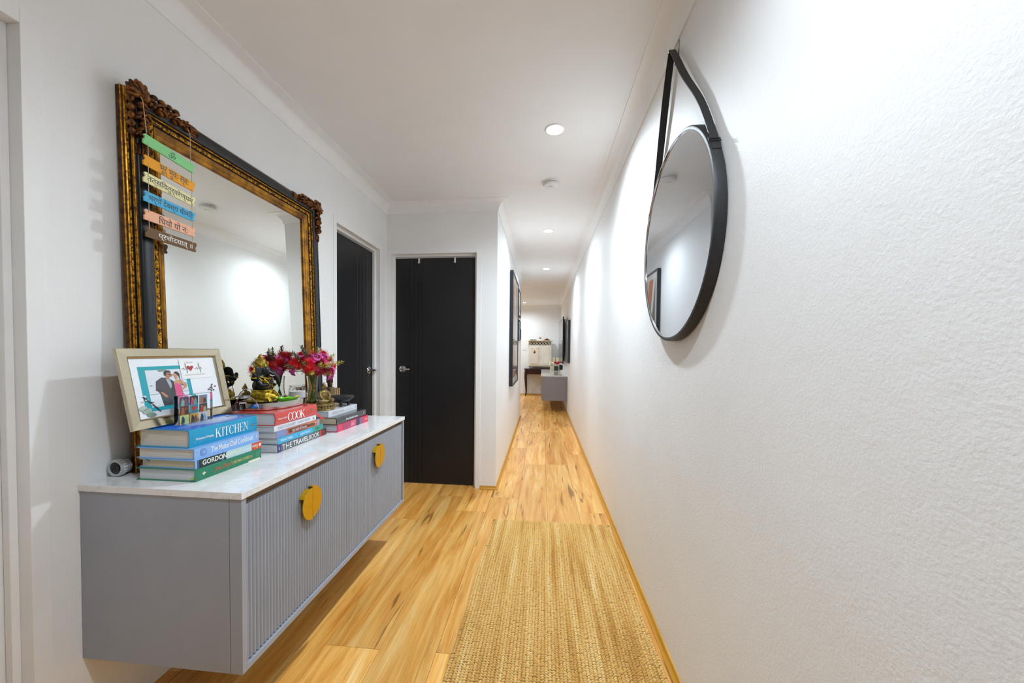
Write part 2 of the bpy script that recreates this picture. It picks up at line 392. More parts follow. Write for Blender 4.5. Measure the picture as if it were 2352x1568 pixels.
mk('vent_gap', B().lathe([(0.0, -0.012), (0.053, -0.012), (0.053, -0.016), (0.0, -0.016)], (0, 0, 0), 40), M('vent_grey', '77787a', 0.6), t)
mk('cover', B().lathe([(0.0, -0.016), (0.060, -0.016), (0.061, -0.021), (0.056, -0.032), (0.044, -0.038), (0.030, -0.040), (0.029, -0.039), (0.028, -0.040), (0.026, -0.043), (0.0, -0.044)], (0, 0, 0), 40), MWHITE, t, smooth=True)
mk('test_button_slot', B().box(-0.009, 0.009, -0.024, -0.020, -0.0437, -0.0425), M('vent_grey', '77787a'), t)

# ------------------------------------------------------------------ floating cabinet
def grey_paint(name, col): return M(name, col, 0.38, var=0.03, vscale=12, bump=0.04, bscale=500, bdist=0.0003)
MGREY = grey_paint('grey_satin_paint', 'a0a5b0')
MGAP = M('recess_floor_reflection', '8a6a44', 0.35, var=0.1)  # brown is the floor's reflection, painted into the recess colour
MBRASS = M('brushed_brass', 'd9a91a', 0.36, 0.65, var=0.06, vscale=60)
MSTONE, nt, bs = new_mat('white_quartz')
mp = position(nt); n1 = nd(nt, 'ShaderNodeTexNoise', i_Scale=5.0, i_Detail=7.0, i_Roughness=0.65, i_Distortion=1.6); nt.links.new(mp.outputs[0], n1.inputs['Vector'])
rv = ramp(nt, [(0.478, lin('eeedee')), (0.497, lin('e0dede')), (0.505, lin('e3e1e1')), (0.53, lin('efeeee'))]); nt.links.new(n1.outputs['Fac'], rv.inputs[0])
n2 = nd(nt, 'ShaderNodeTexNoise', i_Scale=14.0, i_Detail=5.0, i_Distortion=2.0); nt.links.new(mp.outputs[0], n2.inputs['Vector'])
rv2 = ramp(nt, [(0.30, (0.84, 0.83, 0.82)), (0.36, (1, 1, 1))]); nt.links.new(n2.outputs['Fac'], rv2.inputs[0])
mx = nd(nt, 'ShaderNodeMixRGB', blend_type='MULTIPLY'); mx.inputs[0].default_value = 0.35; nt.links.new(rv.outputs[0], mx.inputs[1]); nt.links.new(rv2.outputs[0], mx.inputs[2])
nt.links.new(mx.outputs[0], bs.inputs['Base Color']); bs.inputs['Roughness'].default_value = 0.09; bs.inputs['Specular IOR Level'].default_value = 0.6
T = 0.7995                       # worktop height
def fluted(y0, y1, z0, z1, xf, pitch=0.0146, amp=0.0060, back=0.016):
    n = max(2, round((y1-y0)/pitch)); st = 8; pts = []
    for i in range(n*st+1):
        u = i/(n*st); pts.append((xf-amp*(1-abs(math.sin(PI*u*n))), y0+(y1-y0)*u))
    poly = [(xf-back, y0)]+pts+[(xf-back, y1)]
    b = B(); b.v = []
    k = len(poly); vs = [(x, y, z0) for x, y in poly]+[(x, y, z1) for x, y in poly]
    return b.add(vs, [tuple(range(k))[::-1], tuple(range(k, 2*k))]+[(i, (i+1) % k, k+(i+1) % k, k+i) for i in range(k)])
def half_disc(sgn, r=0.058, th=0.003, depth=0.022, dz=0.0):
    """half-moon pull in the YZ plane, flat side on y = 0; a lip on the straight side returns to the door"""
    b = B(); pts = [(0.0008*sgn, -r+dz)]+[(0.0008*sgn+sgn*r*math.sin(PI*i/22), -r*math.cos(PI*i/22)+dz) for i in range(1, 22)]+[(0.0008*sgn, r+dz)]
    b.prism(pts, 0, depth-th, depth)
    rim = [(0.0008*sgn+sgn*(r-0.0005)*math.sin(PI*i/22), (r-0.0005)*math.cos(PI*i/22)+dz) for i in range(1, 8)]
    rim += [(y-sgn*0.003, z-0.003) for y, z in rim[::-1]]
    b.prism(rim, 0, 0.0, depth-th)
    return b
def cabinet(label, x_wall, sgn, depth, y0, y1, zt, zb, splits, handles, x_room):
    t = thing('floating_cabinet', label, 'cabinet', ((x_wall+x_room)/2, (y0+y1)/2, zb))
    o = t.location; b = B(); th = 0.018
    fx = x_room-0.0
    def bx(xa, xb, ya, yb, za, zc): b.box(xa-o.x, xb-o.x, ya-o.y, yb-o.y, za-o.z, zc-o.z)
    bx(x_wall, fx-0.0405, y0, y0+th, zb, zt); bx(fx-0.0385, fx, y0, y0+th, zb, zt)
    bx(x_wall, fx, y1-th, y1, zb, zt); bx(x_wall, fx, y0+th, y1-th, zb, zb+th); bx(x_wall, x_wall+0.012, y0+th, y1-th, zb+th, zt)
    bx(fx-0.0405, fx-0.0385, y0+0.002, y0+th, zb, zt)
    mk('carcass', b, MGREY, t, bevel=0.0008)
    b = B().box(fx-0.035-o.x, fx-0.024-o.x, y0+th-o.y, y1-th-o.y, zt-0.03-o.z, zt-0.001-o.z)
    mk('finger_pull_recess', b, MGAP, t)
    ends = [y0+th+0.002]+list(splits)+[y1-th-0.002]
    for i, (a, c) in enumerate(zip(ends[:-1], ends[1:])):
        d = fluted(a+0.001-o.y, c-0.001-o.y, zb+th+0.004-o.z, zt-0.024-o.z, fx-0.006-o.x)
        d = mk('door', d, MGREY, t)
        for hy, hz in handles:
            for sg in (-1, 1):
                if abs((c if sg < 0 else a)-hy) < 0.02:
                    hb = half_disc(sg, dz=-0.003 if sg < 0 else 0.003); hb.xf(Matrix.Translation((fx-0.006-o.x, hy-o.y, hz-o.z)))
                    mk('half_moon_pull', hb, MBRASS, d, bevel=0.0006)
    return t
CY0, CY1, CXF, CZB = 0.996, 2.303, -0.8504, 0.2631
cabinet('grey floating cabinet with fluted doors under the gilt mirror', XL+0.001, 1, 0.53, CY0+0.004, CY1-0.004, T-0.0205, CZB, (1.318, 1.634, 1.912), ((1.318, 0.646), (1.912, 0.660)), CXF-0.004)
tag(mk('countertop', B().box(XL+0.0005, CXF, CY0, CY1, T-0.02, T), MSTONE, bevel=0.0012), 'white quartz countertop slab carrying the cookbook stacks', 'countertop')

# ------------------------------------------------------------------ jute rug
MJUTE, nt, bs = new_mat('jute')
geo = nt.nodes.new('ShaderNodeNewGeometry')
def jn(sc, detail=3):
    mpj = nt.nodes.new('ShaderNodeMapping'); nt.links.new(geo.outputs['Position'], mpj.inputs['Vector']); mpj.inputs['Scale'].default_value = sc
    n = nd(nt, 'ShaderNodeTexNoise', i_Scale=1.0, i_Detail=detail); nt.links.new(mpj.outputs[0], n.inputs['Vector']); return n
a = jn((30, 1.6, 1)); rj = ramp(nt, [(0.25, lin('c08a3e')), (0.42, lin('e0b064')), (0.58, lin('ecc37a')), (0.78, lin('f8dba2'))]); nt.links.new(a.outputs['Fac'], rj.inputs[0])
b_ = jn((300, 300, 300), 2); rb = ramp(nt, [(0.3, (0.72,)*3), (0.65, (1.08,)*3)]); nt.links.new(b_.outputs['Fac'], rb.inputs[0])
mx = nd(nt, 'ShaderNodeMixRGB', blend_type='MULTIPLY'); mx.inputs[0].default_value = 1.0; nt.links.new(rj.outputs[0], mx.inputs[1]); nt.links.new(rb.outputs[0], mx.inputs[2])
nt.links.new(mx.outputs[0], bs.inputs['Base Color']); bs.inputs['Roughness'].default_value = 0.85; bs.inputs['Specular IOR Level'].default_value = 0.2
RX0, RX1, RY0, RY1 = -0.338, 0.478, 0.35, 2.69
rug = thing('jute_rug', 'woven natural jute runner rug lying on the timber floor', 'rug', ((RX0+RX1)/2, (RY0+RY1)/2, 0.0)); o = rug.location
def rx(y): return 0.006*math.sin(3.1*y)+0.004*math.sin(7.7*y+1)
bb = B(); n = 40
for i in range(n+1):
    y = RY0+(RY1-RY0)*i/n
    for x, z in ((RX0+rx(y), 0.0005), (RX1+0.5*rx(y+2), 0.0005), (RX1+0.5*rx(y+2), 0.006), (RX0+rx(y), 0.006)): bb.v.append((x-o.x, y-o.y, z))
fs = [(0, 1, 2, 3), tuple(n*4+j for j in (3, 2, 1, 0))]+[(i*4+j, i*4+(j+1) % 4, i*4+4+(j+1) % 4, i*4+4+j) for i in range(n) for j in range(4)]
for f in fs: bb.f.append(f); bb.m.append(0); bb.c.append(None)
mk('backing', bb, M('jute_backing', '7a5828', 0.9, var=0.2, vscale=80), rug)
wv = B(); NX, NY = 58, int((RY1-RY0)/0.0118)
ring6 = [(math.cos(2*PI*j/6), math.sin(2*PI*j/6)) for j in range(6)]
for iy in range(NY):
    y = RY0+0.007+(RY1-RY0-0.012)*iy/(NY-1)
    xa, xb = RX0+rx(y)+0.007, RX1+0.5*rx(y+2)-0.007
    if iy > NY-4: xa += 0.008*(iy-NY+4)**1.2*0.6; xb -= 0.008*(iy-NY+4)**1.2*0.6
    for ix in range(NX):
        x = xa+(xb-xa)*ix/(NX-1)+random.gauss(0, 0.0006); yy = y+random.gauss(0, 0.0005); h = 0.0115+random.gauss(0, 0.0009)
        sl = 0.35+random.gauss(0, 0.12); base = len(wv.v)
        for rr_, zz in ((1.0, 0.0055), (0.66, h-0.0014)):
            for ca, sa in ring6:
                px, py = 0.0092*rr_*ca, 0.0050*rr_*sa
                wv.v.append((x+px*math.cos(sl)-py*math.sin(sl)-o.x, yy+px*math.sin(sl)+py*math.cos(sl)-o.y, zz))
        wv.v.append((x-o.x, yy-o.y, h))
        for j in range(6):
            j2 = (j+1) % 6
            wv.f.append((base+j, base+j2, base+6+j2, base+6+j)); wv.f.append((base+6+j, base+6+j2, base+12))
            wv.m += [0, 0]; wv.c += [None, None]
wme = bpy.data.meshes.new('jute_weave'); wme.from_pydata(wv.v, [], wv.f); wme.materials.append(MJUTE)
wme.polygons.foreach_set('use_smooth', [True]*len(wme.polygons))
tag(mk('jute_weave', wme, None, rug), kind='stuff')

# ------------------------------------------------------------------ gilt mirror leaning on the wall
def gilt(name, dark, gold, scale, lo, hi, metal=0.85, rough=0.35, bump=0.0, bscale=200, stretch=(1, 1, 1)):
    m, nt, bs = new_mat(name); mp = position(nt, stretch)
    n = nd(nt, 'ShaderNodeTexNoise', i_Scale=scale, i_Detail=5.0, i_Roughness=0.65); nt.links.new(mp.outputs[0], n.inputs['Vector'])
    r = ramp(nt, [(lo, lin(dark)), (hi, lin(gold))]); nt.links.new(n.outputs['Fac'], r.inputs[0]); nt.links.new(r.outputs[0], bs.inputs['Base Color'])
    bs.inputs['Metallic'].default_value = metal; bs.inputs['Roughness'].default_value = rough
    if bump:
        v = nd(nt, 'ShaderNodeTexVoronoi', i_Scale=bscale); nt.links.new(mp.outputs[0], v.inputs['Vector'])
        b = nd(nt, 'ShaderNodeBump', i_Strength=bump, i_Distance=0.002); nt.links.new(v.outputs['Distance'], b.inputs['Height']); nt.links.new(b.outputs[0], bs.inputs['Normal'])
    return m
G_SIDE = gilt('gilt_bronze', '3a2110', '7a4d1a', 30, 0.38, 0.70, 0.5, 0.42)
G_LINE = gilt('gilt_bright', '5a3410', 'd69a26', 60, 0.36, 0.62, 0.75, 0.36)
G_DARK = M('groove_brown', '22110a', 0.5, var=0.2)
G_BEAD = gilt('gilt_beaded', '3a1e0a', 'd89c2c', 90, 0.42, 0.6, 0.8, 0.35, bump=0.9, bscale=230)
G_LINER = gilt('gilt_liner', '5a3614', 'b27a20', 14, 0.36, 0.66, 0.7, 0.4, stretch=(1, 1, 1))
G_ORN = gilt('carved_gilt', '38200f', 'a5662a', 45, 0.40, 0.68, 0.5, 0.36)
G_BLACK = M('ebonised', '1b1d20', 0.28, var=0.12, vscale=25)
MY0, MY1, MZB, MZT = 1.115, 2.160, T+0.001, 2.066
XB_BOT, XB_TOP = -1.3455, -1.3845
lean = math.atan2(XB_BOT-XB_TOP, MZT-MZB)
MH = (MZT-MZB)/math.cos(lean); MWID = MY1-MY0
# local frame of the mirror: x out of the wall, y along the wall, z up the leaning plane
gm = thing('gilt_mirror', 'large black and gilt wall mirror with carved corners leaning on the countertop', 'mirror', (XB_BOT, MY0, MZB), rot=(0, -lean, 0))
def frame_band(prof, mat, name, parent=gm, smooth=True, y0=0.0, y1=None, z0=0.0, z1=None):
    """ring swept around the frame; prof: (inset from outer edge, height off the back)"""
    y1 = MWID if y1 is None else y1; z1 = MH if z1 is None else z1
    b = B(); k = len(prof)
    for cy, cz, sy, sz in ((y0, z0, 1, 1), (y1, z0, -1, 1), (y1, z1, -1, -1), (y0, z1, 1, -1)):
        for s, h in prof: b.v.append((h, cy+sy*s, cz+sz*s))
    for i in range(4):
        j = (i+1) % 4
        for t in range(k-1): b.f.append((i*k+t, j*k+t, j*k+t+1, i*k+t+1)); b.m.append(0); b.c.append(None)
    return mk(name, b, mat, parent, smooth=smooth)
FWD = 0.120
b0 = frame_band([(0.100, 0.0), (0.0, 0.0), (0.0, 0.012), (0.0005, 0.014)], G_SIDE, 'outer_edge')
frame_band([(0.0005, 0.014), (-0.0015, 0.0155), (0.001, 0.0175)], G_LINE, 'gilt_line')
frame_band([(0.001, 0.0175), (0.002, 0.021), (0.004, 0.0225)], G_SIDE, 'step_moulding')
frame_band([(0.004, 0.0225), (0.002, 0.0245), (0.005, 0.0265)], G_LINE, 'gilt_line')
frame_band([(0.005, 0.0265), (0.0045, 0.028), (0.0035, 0.031), (0.0055, 0.034)], G_BEAD, 'beaded_band')
frame_band([(0.0055, 0.034), (0.009, 0.0345), (0.009, 0.039)], G_DARK, 'groove')
frame_band([(0.009, 0.039), (0.007, 0.041), (0.008, 0.044), (0.011, 0.046)], G_LINE, 'gilt_roll')
frame_band([(0.011, 0.046), (0.0125, 0.0475), (0.0135, 0.0485)], G_SIDE, 'step_moulding')
hr = [(0.0367-0.0232*math.cos(PI*i/12), 0.0460+0.0125*math.sin(PI*i/12)) for i in range(13)]
frame_band([(0.0135, 0.047)]+hr+[(0.060, 0.045)], G_BLACK, 'ebonised_moulding')
frame_band([(0.060, 0.045), (0.0615, 0.0475), (0.0640, 0.0465), (0.065, 0.042)], G_LINE, 'gilt_line')
frame_band([(0.065, 0.042), (0.0665, 0.0375), (0.069, 0.0375), (0.0705, 0.040)], G_DARK, 'groove')
frame_band([(0.0705, 0.040), (0.0735, 0.0425), (0.080, 0.042), (0.0835, 0.039)], G_BEAD, 'beaded_band')
frame_band([(0.0835, 0.039), (0.085, 0.034), (0.0875, 0.034)], G_DARK, 'groove')
frame_band([(0.0875, 0.034), (0.089, 0.0365), (0.100, 0.031), (0.1045, 0.028), (0.1065, 0.0295), (0.111, 0.029), (0.1195, 0.022), (0.1205, 0.016)], G_LINER, 'liner')
MMIR = M('mirror_silver', 'e2e3de', 0.012, 1.0, var=0.0)
mk('mirror_glass', B().box(0.006, 0.0165, FWD-0.006, MWID-FWD+0.006, FWD-0.006, MH-FWD+0.006), MMIR, gm)
# carved corner ornaments: shell at the corner, two tapering leafy arms, fluted collars
def ornament(seed, arm_y=0.235, arm_z=0.215):
    rnd = random.Random(seed); b = B()
    def leaf(cy, cz, L, Wd, ang, h, thick=0.008):
        b.ell((h, cy, cz), (thick, L, Wd), (ang, 0, 0), 10, 6)
    for i in range(7):          # shell fan pointing out of the corner
        a = math.radians(-45-62+i*124/6)   # directions around (-1,-1)
        a = math.radians(225-60+i*20)
        leaf(0.030+0.024*math.cos(a), 0.030+0.024*math.sin(a), 0.022, 0.0068, a, 0.058+0.003*math.sin(i*2), 0.010)
    b.ell((0.064, 0.032, 0.032), (0.012, 0.013, 0.013), None, 12, 7)
    for arm in (0, 1):
        L = arm_y if arm == 0 else arm_z
        def put(u, v, fn):
            cy, cz = (u, v) if arm == 0 else (v, u); fn(cy, cz)
        u = 0.058; i = 0
        while u < L-0.045:
            tpr = 1-0.45*(u/L)
            v = 0.030+0.004*math.sin(i*2.2)
            if i % 3 == 0:      # rosette
                def ros(cy, cz):
                    for q in range(5):
                        a = 2*PI*q/5+i
                        b.ell((0.060, cy+0.0095*tpr*math.cos(a), cz+0.0095*tpr*math.sin(a)), (0.0075, 0.0075*tpr, 0.0075*tpr), None, 8, 5)
                    b.ell((0.066, cy, cz), (0.006, 0.005, 0.005), None, 8, 5)
                put(u, v, ros); u += 0.027*tpr
            else:               # pair of scroll leaves
                def scr(cy, cz):
                    base = 0 if arm == 0 else PI/2
                    for sg in (-1, 1):
                        leaf(cy+(0.0 if arm == 0 else sg*0.012), cz+(sg*0.012 if arm == 0 else 0), 0.017*tpr, 0.0065*tpr, base+sg*(0.55 if arm == 0 else -0.55), 0.057+rnd.uniform(-.003, .004), 0.009)
                    b.ell((0.058, cy, cz), (0.008, 0.008*tpr, 0.006*tpr), None, 8, 5)
                put(u, v, scr); u += 0.020*tpr
            i += 1
        for q in range(7):      # fluted collar
            v = 0.0325-0.0175+q*0.035/6; hh = 0.047+0.0115*math.sin(PI*(q+0.5)/7)
            p0, p1 = (L-0.036, L) 
            path = [(hh, p0, v), (hh+0.001, (p0+p1)/2, v), (hh-0.001, p1, v)] if arm == 0 else [(hh, v, p0), (hh+0.001, v, (p0+p1)/2), (hh-0.001, v, p1)]
            b.tube(path, 0.0031, 6)
        # outer gadroon edge peeking past the frame outline
        for q in range(6):
            u = 0.02+q*0.026
            put(u, 0.004, lambda cy, cz: b.ell((0.052, cy, cz), (0.009, 0.012, 0.008) if arm == 0 else (0.009, 0.008, 0.012), None, 8, 5))
    return b
orn = ornament(3)
orn.v = [(0.046+(x-0.046)*1.35 if x > 0.046 else x, 0.034+(y-0.034)*1.12 if y < 0.068 else y+0.004, 0.034+(z-0.034)*1.12 if z < 0.068 else z+0.004) for x, y, z in orn.v]
for sy, sz in ((1, -1), (-1, -1), (1, 1), (-1, 1)):
    b = B(); b.v = [(x, (y if sy > 0 else MWID-y), (z if sz > 0 else MH-z)) for x, y, z in orn.v]; b.f = list(orn.f); b.m = list(orn.m); b.c = list(orn.c)
    b.v = [((0.046+(x-0.046)*(0.4 if sz > 0 else 1.0)) if x > 0.046 else x, y, max(z, 0.0015)) for x, y, z in b.v]
    mk('corner_carving', b, G_ORN, gm, smooth='all')

# ------------------------------------------------------------------ lettering
_tc = {}
def text_geo(body, bold=0.0):
    key = (body, bold)
    if key not in _tc:
        cu = bpy.data.curves.new('lettering_curve', 'FONT'); cu.body = body; cu.resolution_u = 3; cu.offset = bold
        ob = bpy.data.objects.new('lettering_curve', cu); COL.objects.link(ob); bpy.context.view_layer.update()
        me = ob.evaluated_get(bpy.context.evaluated_depsgraph_get()).to_mesh()
        vs = [tuple(v.co[:2]) for v in me.vertices]; fs = [tuple(p.vertices) for p in me.polygons]
        bpy.data.objects.remove(ob); bpy.data.curves.remove(cu)
        xs = [v[0] for v in vs]; ys = [v[1] for v in vs]; x0, x1, y0, y1 = min(xs), max(xs), min(ys), max(ys)
        _tc[key] = ([((x-x0)/(x1-x0), (y-y0)/(y1-y0)) for x, y in vs], fs, (x1-x0)/(y1-y0))
    return _tc[key]
def put_text(b, body, org, ux, uy, w, h, col, bold=0.0, shear=0.0, lift=0.0004):
    bold = bold*0.6
    """text filling the box w x h whose lower-left corner is org"""
    vs, fs, asp = text_geo(body, bold); org, ux, uy = Vector(org), Vector(ux), Vector(uy); n = ux.cross(uy)
    if h is None: h = w/asp
    if w is None: w = h*asp
    b.add([org+ux*(x*w+y*h*shear)+uy*(y*h)+n*lift for x, y in vs], fs, 0, col); return b
def put_poly(b, pts, org, ux, uy, col, lift=0.0003):
    org, ux, uy = Vector(org), Vector(ux), Vector(uy); n = ux.cross(uy)
    b.add([org+ux*x+uy*y+n*lift for x, y in pts], [tuple(range(len(pts)))], 0, col); return b
# high-contrast serif capitals, unit height, thin strokes t and stems s
def serif_glyph(ch):
    s, t, P = 0.15, 0.035, []
    def q(*a): P.append(list(a))
    def rect(x0, x1, y0, y1): q((x0, y0), (x1, y0), (x1, y1), (x0, y1))
    def stem(x, y0=0, y1=1): rect(x, x+s, y0, y1); rect(x-0.07, x+s+0.07, 0, t); rect(x-0.07, x+s+0.07, 1-t, 1)
    if ch == 'I': stem(0.07); w = s+0.14
    elif ch == 'K':
        stem(0.07); q((0.20, 0.40), (0.26, 0.40), (0.70, 0.98), (0.64, 0.98)); q((0.33, 0.52), (0.43, 0.62), (0.80, 0.02), (0.62, 0.02)); rect(0.54, 0.88, 0, t); rect(0.55, 0.82, 1-t, 1); w = 0.88
    elif ch == 'T':
        rect(0.27, 0.27+s, 0, 1); rect(0.18, 0.51, 0, t); rect(0.0, 0.69, 1-t, 1); q((0.0, 1), (0.0, 0.74), (0.025, 0.74), (0.08, 1)); q((0.61, 1), (0.665, 0.74), (0.69, 0.74), (0.69, 1)); w = 0.69
    elif ch == 'H': stem(0.07); stem(0.56); rect(0.2, 0.58, 0.49, 0.49+t); w = 0.78
    elif ch == 'E':
        stem(0.07); rect(0.2, 0.62, 0, t); rect(0.2, 0.60, 1-t, 1); rect(0.2, 0.45, 0.49, 0.49+t); q((0.62, 0), (0.64, 0.27), (0.615, 0.27), (0.55, 0)); q((0.60, 1), (0.54, 1), (0.595, 0.76), (0.61, 0.76)); rect(0.43, 0.45, 0.38, 0.64); w = 0.64
    elif ch == 'N':
        rect(0.10, 0.10+t, 0, 1); rect(0.0, 0.23, 0, t); rect(0.0, 0.2, 1-t, 1); q((0.06, 1), (0.24, 1), (0.69, 0.0), (0.64, 0.0)); rect(0.655, 0.655+t, 0, 1); rect(0.56, 0.79, 1-t, 1); w = 0.79
    elif ch in 'CO':
        n = 32; a0, a1 = (0, 2*PI) if ch == 'O' else (math.radians(42), math.radians(322)); pts = []
        for i in range(n):
            A, Bq = a0+(a1-a0)*i/n, a0+(a1-a0)*(i+1)/n
            o = lambda a: (0.40+0.40*math.cos(a), 0.5+0.51*math.sin(a))
            r = lambda a: (0.40+0.24*math.cos(a), 0.5+0.475*math.sin(a))
            q(o(A), o(Bq), r(Bq), r(A))
        if ch == 'C': q((0.70, 0.99), (0.67, 0.70), (0.695, 0.70), (0.73, 0.99)); 
        w = 0.80 if ch == 'O' else 0.76
    return P, w
def put_serif(b, word, org, ux, uy, w, h, col, gap=0.05, shear=0.0, lift=0.0004):
    gl = [serif_glyph(c) for c in word]; tot = sum(g[1] for g in gl)+gap*(len(gl)-1); sx = w/tot; x = 0
    org, ux, uy = Vector(org), Vector(ux), Vector(uy); n = ux.cross(uy)
    for P, gw in gl:
        for poly in P: b.add([org+ux*((px+x)*sx+py*h*shear)+uy*(py*h)+n*lift for px, py in poly], [tuple(range(len(poly)))], 0, col)
        x += gw+gap
    return b

# ------------------------------------------------------------------ hanging sign of painted slats
SIGN = thing('hanging_slat_sign', 'string sign of six painted wooden slats with Sanskrit lettering hanging on the gilt mirror', 'sign', (-1.2935, 1.2125, 2.005))
so = SIGN.location
slats = [('8fdc92', 1.894, 1.877, 'ॐ', '1b5a41', 0.027, 0.024, 0.45), ('f5a81c', 1.826, 1.810, 'भूर् भुवः स्वः', '3d2c12', 0.105, 0.030, 0.28), ('f3ecb4', 1.771, 1.755, 'तत्सवितुर्वरेण्यम्', '3a3322', 0.168, 0.030, 0.05),
         ('4fb5e3', 1.709, 1.700, 'भर्गो देवस्य धीमहि', '12222e', 0.160, 0.030, 0.07), ('f7b896', 1.649, 1.644, 'धियो यो नः', '3a231b', 0.105, 0.026, 0.25), ('6d4f2c', 1.594, 1.589, 'प्रचोदयात् ॥', 'f5f2ea', 0.125, 0.027, 0.22)]
visual = {'तत्सवितुर्वरेण्यम्': 'तत्सिवतुर्वरेण्यम्', 'भर्गो देवस्य धीमहि': 'भर्गो देवस्य धीमिह', 'धियो यो नः': 'िधयो यो नः'}
SL, SH = 0.182, 0.0335
for i, (colr, zl, zr, txt, tc, tw, thh, tx) in enumerate(slats):
    zc_ = (zl+zr)/2; ang = math.atan2(zr-zl, SL)
    yoff = 0.0 if i < 5 else 0.004
    pts = [(-SL/2, -SH/2), (SL/2-0.004, -SH/2), (SL/2, -SH/2+0.004), (SL/2-0.005, -SH*0.1), (SL/2+0.001, SH*0.2), (SL/2, SH/2), (-SL/2+0.003, SH/2), (-SL/2, SH*0.38), (-SL/2+0.005, SH*0.12), (-SL/2-0.001, -SH*0.12)]
    sl = mk('slat', B().prism(pts, 0, -0.0025, 0.0025), M('slat_paint_'+('mint', 'orange', 'cream', 'sky_blue', 'peach', 'brown')[i], colr, 0.6, var=0.1, vscale=5, stretch=(1, 4, 60)), SIGN, loc=(0, yoff, zc_-so.z), rot=(ang, 0, 0))
    tag(sl, label=('mint green', 'orange', 'cream', 'sky blue', 'peach', 'brown')[i]+' painted slat')
    tb = B(); put_text(tb, visual.get(txt, txt), (0.0026, -SL/2+SL*tx, -thh*0.52), (0, 1, 0), (0, 0, 1), tw, thh, tc, bold=0.006)
    mk('lettering', tb, MPR, sl)
MSTR = M('jute_string', 'cdb894', 0.9, var=0.2, vscale=200)
for sy in (-1, 1):
    y = sy*0.078; z_top = 2.013 if sy < 0 else 2.001
    pts = [(-0.008, y+(-0.011 if sy < 0 else 0), z_top+0.012-so.z), (-0.002, y+(-0.010 if sy < 0 else 0.0), z_top-so.z)]
    pts += [(0.0, y, (1.905 if sy < 0 else 1.889)-so.z)]
    prev = None
    for i, s in enumerate(slats):
        zc_ = (s[1]+s[2])/2+(s[2]-s[1])/SL*y
        pts += [(0.0035, y, zc_+SH*0.36-so.z), (-0.0038, y, zc_+SH*0.2-so.z), (-0.0038, y, zc_-SH*0.2-so.z), (0.003, y, zc_-SH*0.38-so.z)] if i < 5 else [(0.0035, y, zc_+SH*0.36-so.z)]
    mk('string', B().tube(pts, 0.0011, 6), MSTR, SIGN, smooth=True)

# ------------------------------------------------------------------ round mirror on a strap
RMY, RMZ, RMR = 1.507, 1.631, 0.3644
rm = thing('round_mirror', 'round black framed mirror hung by a leather strap on the right wall', 'mirror', (XR, RMY, RMZ))
MLEA = M('black_leather', '2b2b2d', 0.5, var=0.12, vscale=60, bump=0.15, bscale=600, bdist=0.0004)
b = B().lathe([(RMR-0.012, -0.002), (RMR+0.006, -0.002), (RMR+0.010, -0.006), (RMR+0.010, -0.030), (RMR+0.007, -0.0355), (RMR+0.001, -0.037), (RMR-0.004, -0.0355), (RMR-0.005, -0.031), (RMR-0.012, -0.031)], (0, 0, 0), 96, 0, close=False)
mk('rim', b, MLEA, rm, smooth=True)
mk('rim_lip', B().lathe([(RMR-0.006, -0.030), (RMR-0.006, -0.033), (RMR-0.0035, -0.036), (RMR-0.0035, -0.030)], (0, 0, 0), 96, 0, close=False), MCHROME, rm, smooth=True)
MMIR2 = M('mirror_tinted', 'a9aaac', 0.02, 1.0, var=0.0)
mk('mirror_glass', B().lathe([(0.0, -0.028), (RMR-0.005, -0.028), (RMR-0.005, -0.0315), (0.0, -0.0315)], (0, 0, 0), 96, 0), MMIR2, rm)
# strap: a band as deep as the rim that runs from one side of the rim over the hook to the other side
hookp = Vector((0, 1.585-RMY, 2.398-RMZ))
def strap_side(ang, wob):
    R = RMR+0.0105; p = Vector((0, R*math.cos(ang), R*math.sin(ang))); tang = Vector((0, -math.sin(ang), math.cos(ang)))*(1 if ang < PI/2 else -1)
    pts = [Vector((0, R*math.cos(ang+d), R*math.sin(ang+d))) for d in ((-0.10, -0.05, 0.0) if ang < PI/2 else (0.10, 0.05, 0.0))]
    d = hookp-p
    nrm = Vector((0, -d.z, d.y)).normalized()
    for i in range(1, 13):
        u = i/12; pts.append(p+d*u+nrm*wob*math.sin(PI*u)*(1+0.6*math.sin(7*u)))
    return pts
def band(pts, xa, xb, th=0.0028):
    b = B(); n = len(pts)
    for i, q in enumerate(pts):
        d = (pts[min(i+1, n-1)]-pts[max(i-1, 0)]).normalized(); nr = Vector((0, -d.z, d.y))*th/2
        u = i/(n-1); wa = xa+(0.004*math.sin(6*u)); wb = xb+0.003*math.sin(5*u)
        for x, s in ((wa, -1), (wb, -1), (wb, 1), (wa, 1)): b.v.append((x, q.y+nr.y*s, q.z+nr.z*s))
    for i in range(n-1):
        for j in range(4): b.f.append((i*4+j, i*4+(j+1) % 4, i*4+4+(j+1) % 4, i*4+4+j))
    b.f += [(0, 1, 2, 3), tuple((n-1)*4+j for j in (3, 2, 1, 0))]
    b.m = [0]*len(b.f); b.c = [None]*len(b.f); return b
for ang, wob in ((math.radians(147), 0.012), (math.radians(33), 0.002)):
    p_ = strap_side(ang, wob if ang > PI/2 else -wob)
    mk('strap', band(p_, -0.031, -0.005), MLEA, rm, smooth=True)
    q = p_[2]; u = q.normalized()
    bk = B(); a0 = math.atan2(q.z, q.y)
    tq = Vector((0, -math.sin(a0), math.cos(a0)))
    c0, c1 = q+u*0.004-tq*0.006, q+u*0.004+tq*0.006
    bk.tube([(-0.036, c0.y, c0.z), (-0.002, c0.y, c0.z), (-0.002, c1.y, c1.z), (-0.036, c1.y, c1.z)], 0.0016, 6, closed=True)
    mk('buckle', bk, MBLK, rm, smooth=True)
MACR = M('clear_acrylic', 'fbfdfd', 0.03, var=0.0, trans=1.0, ior=1.3)
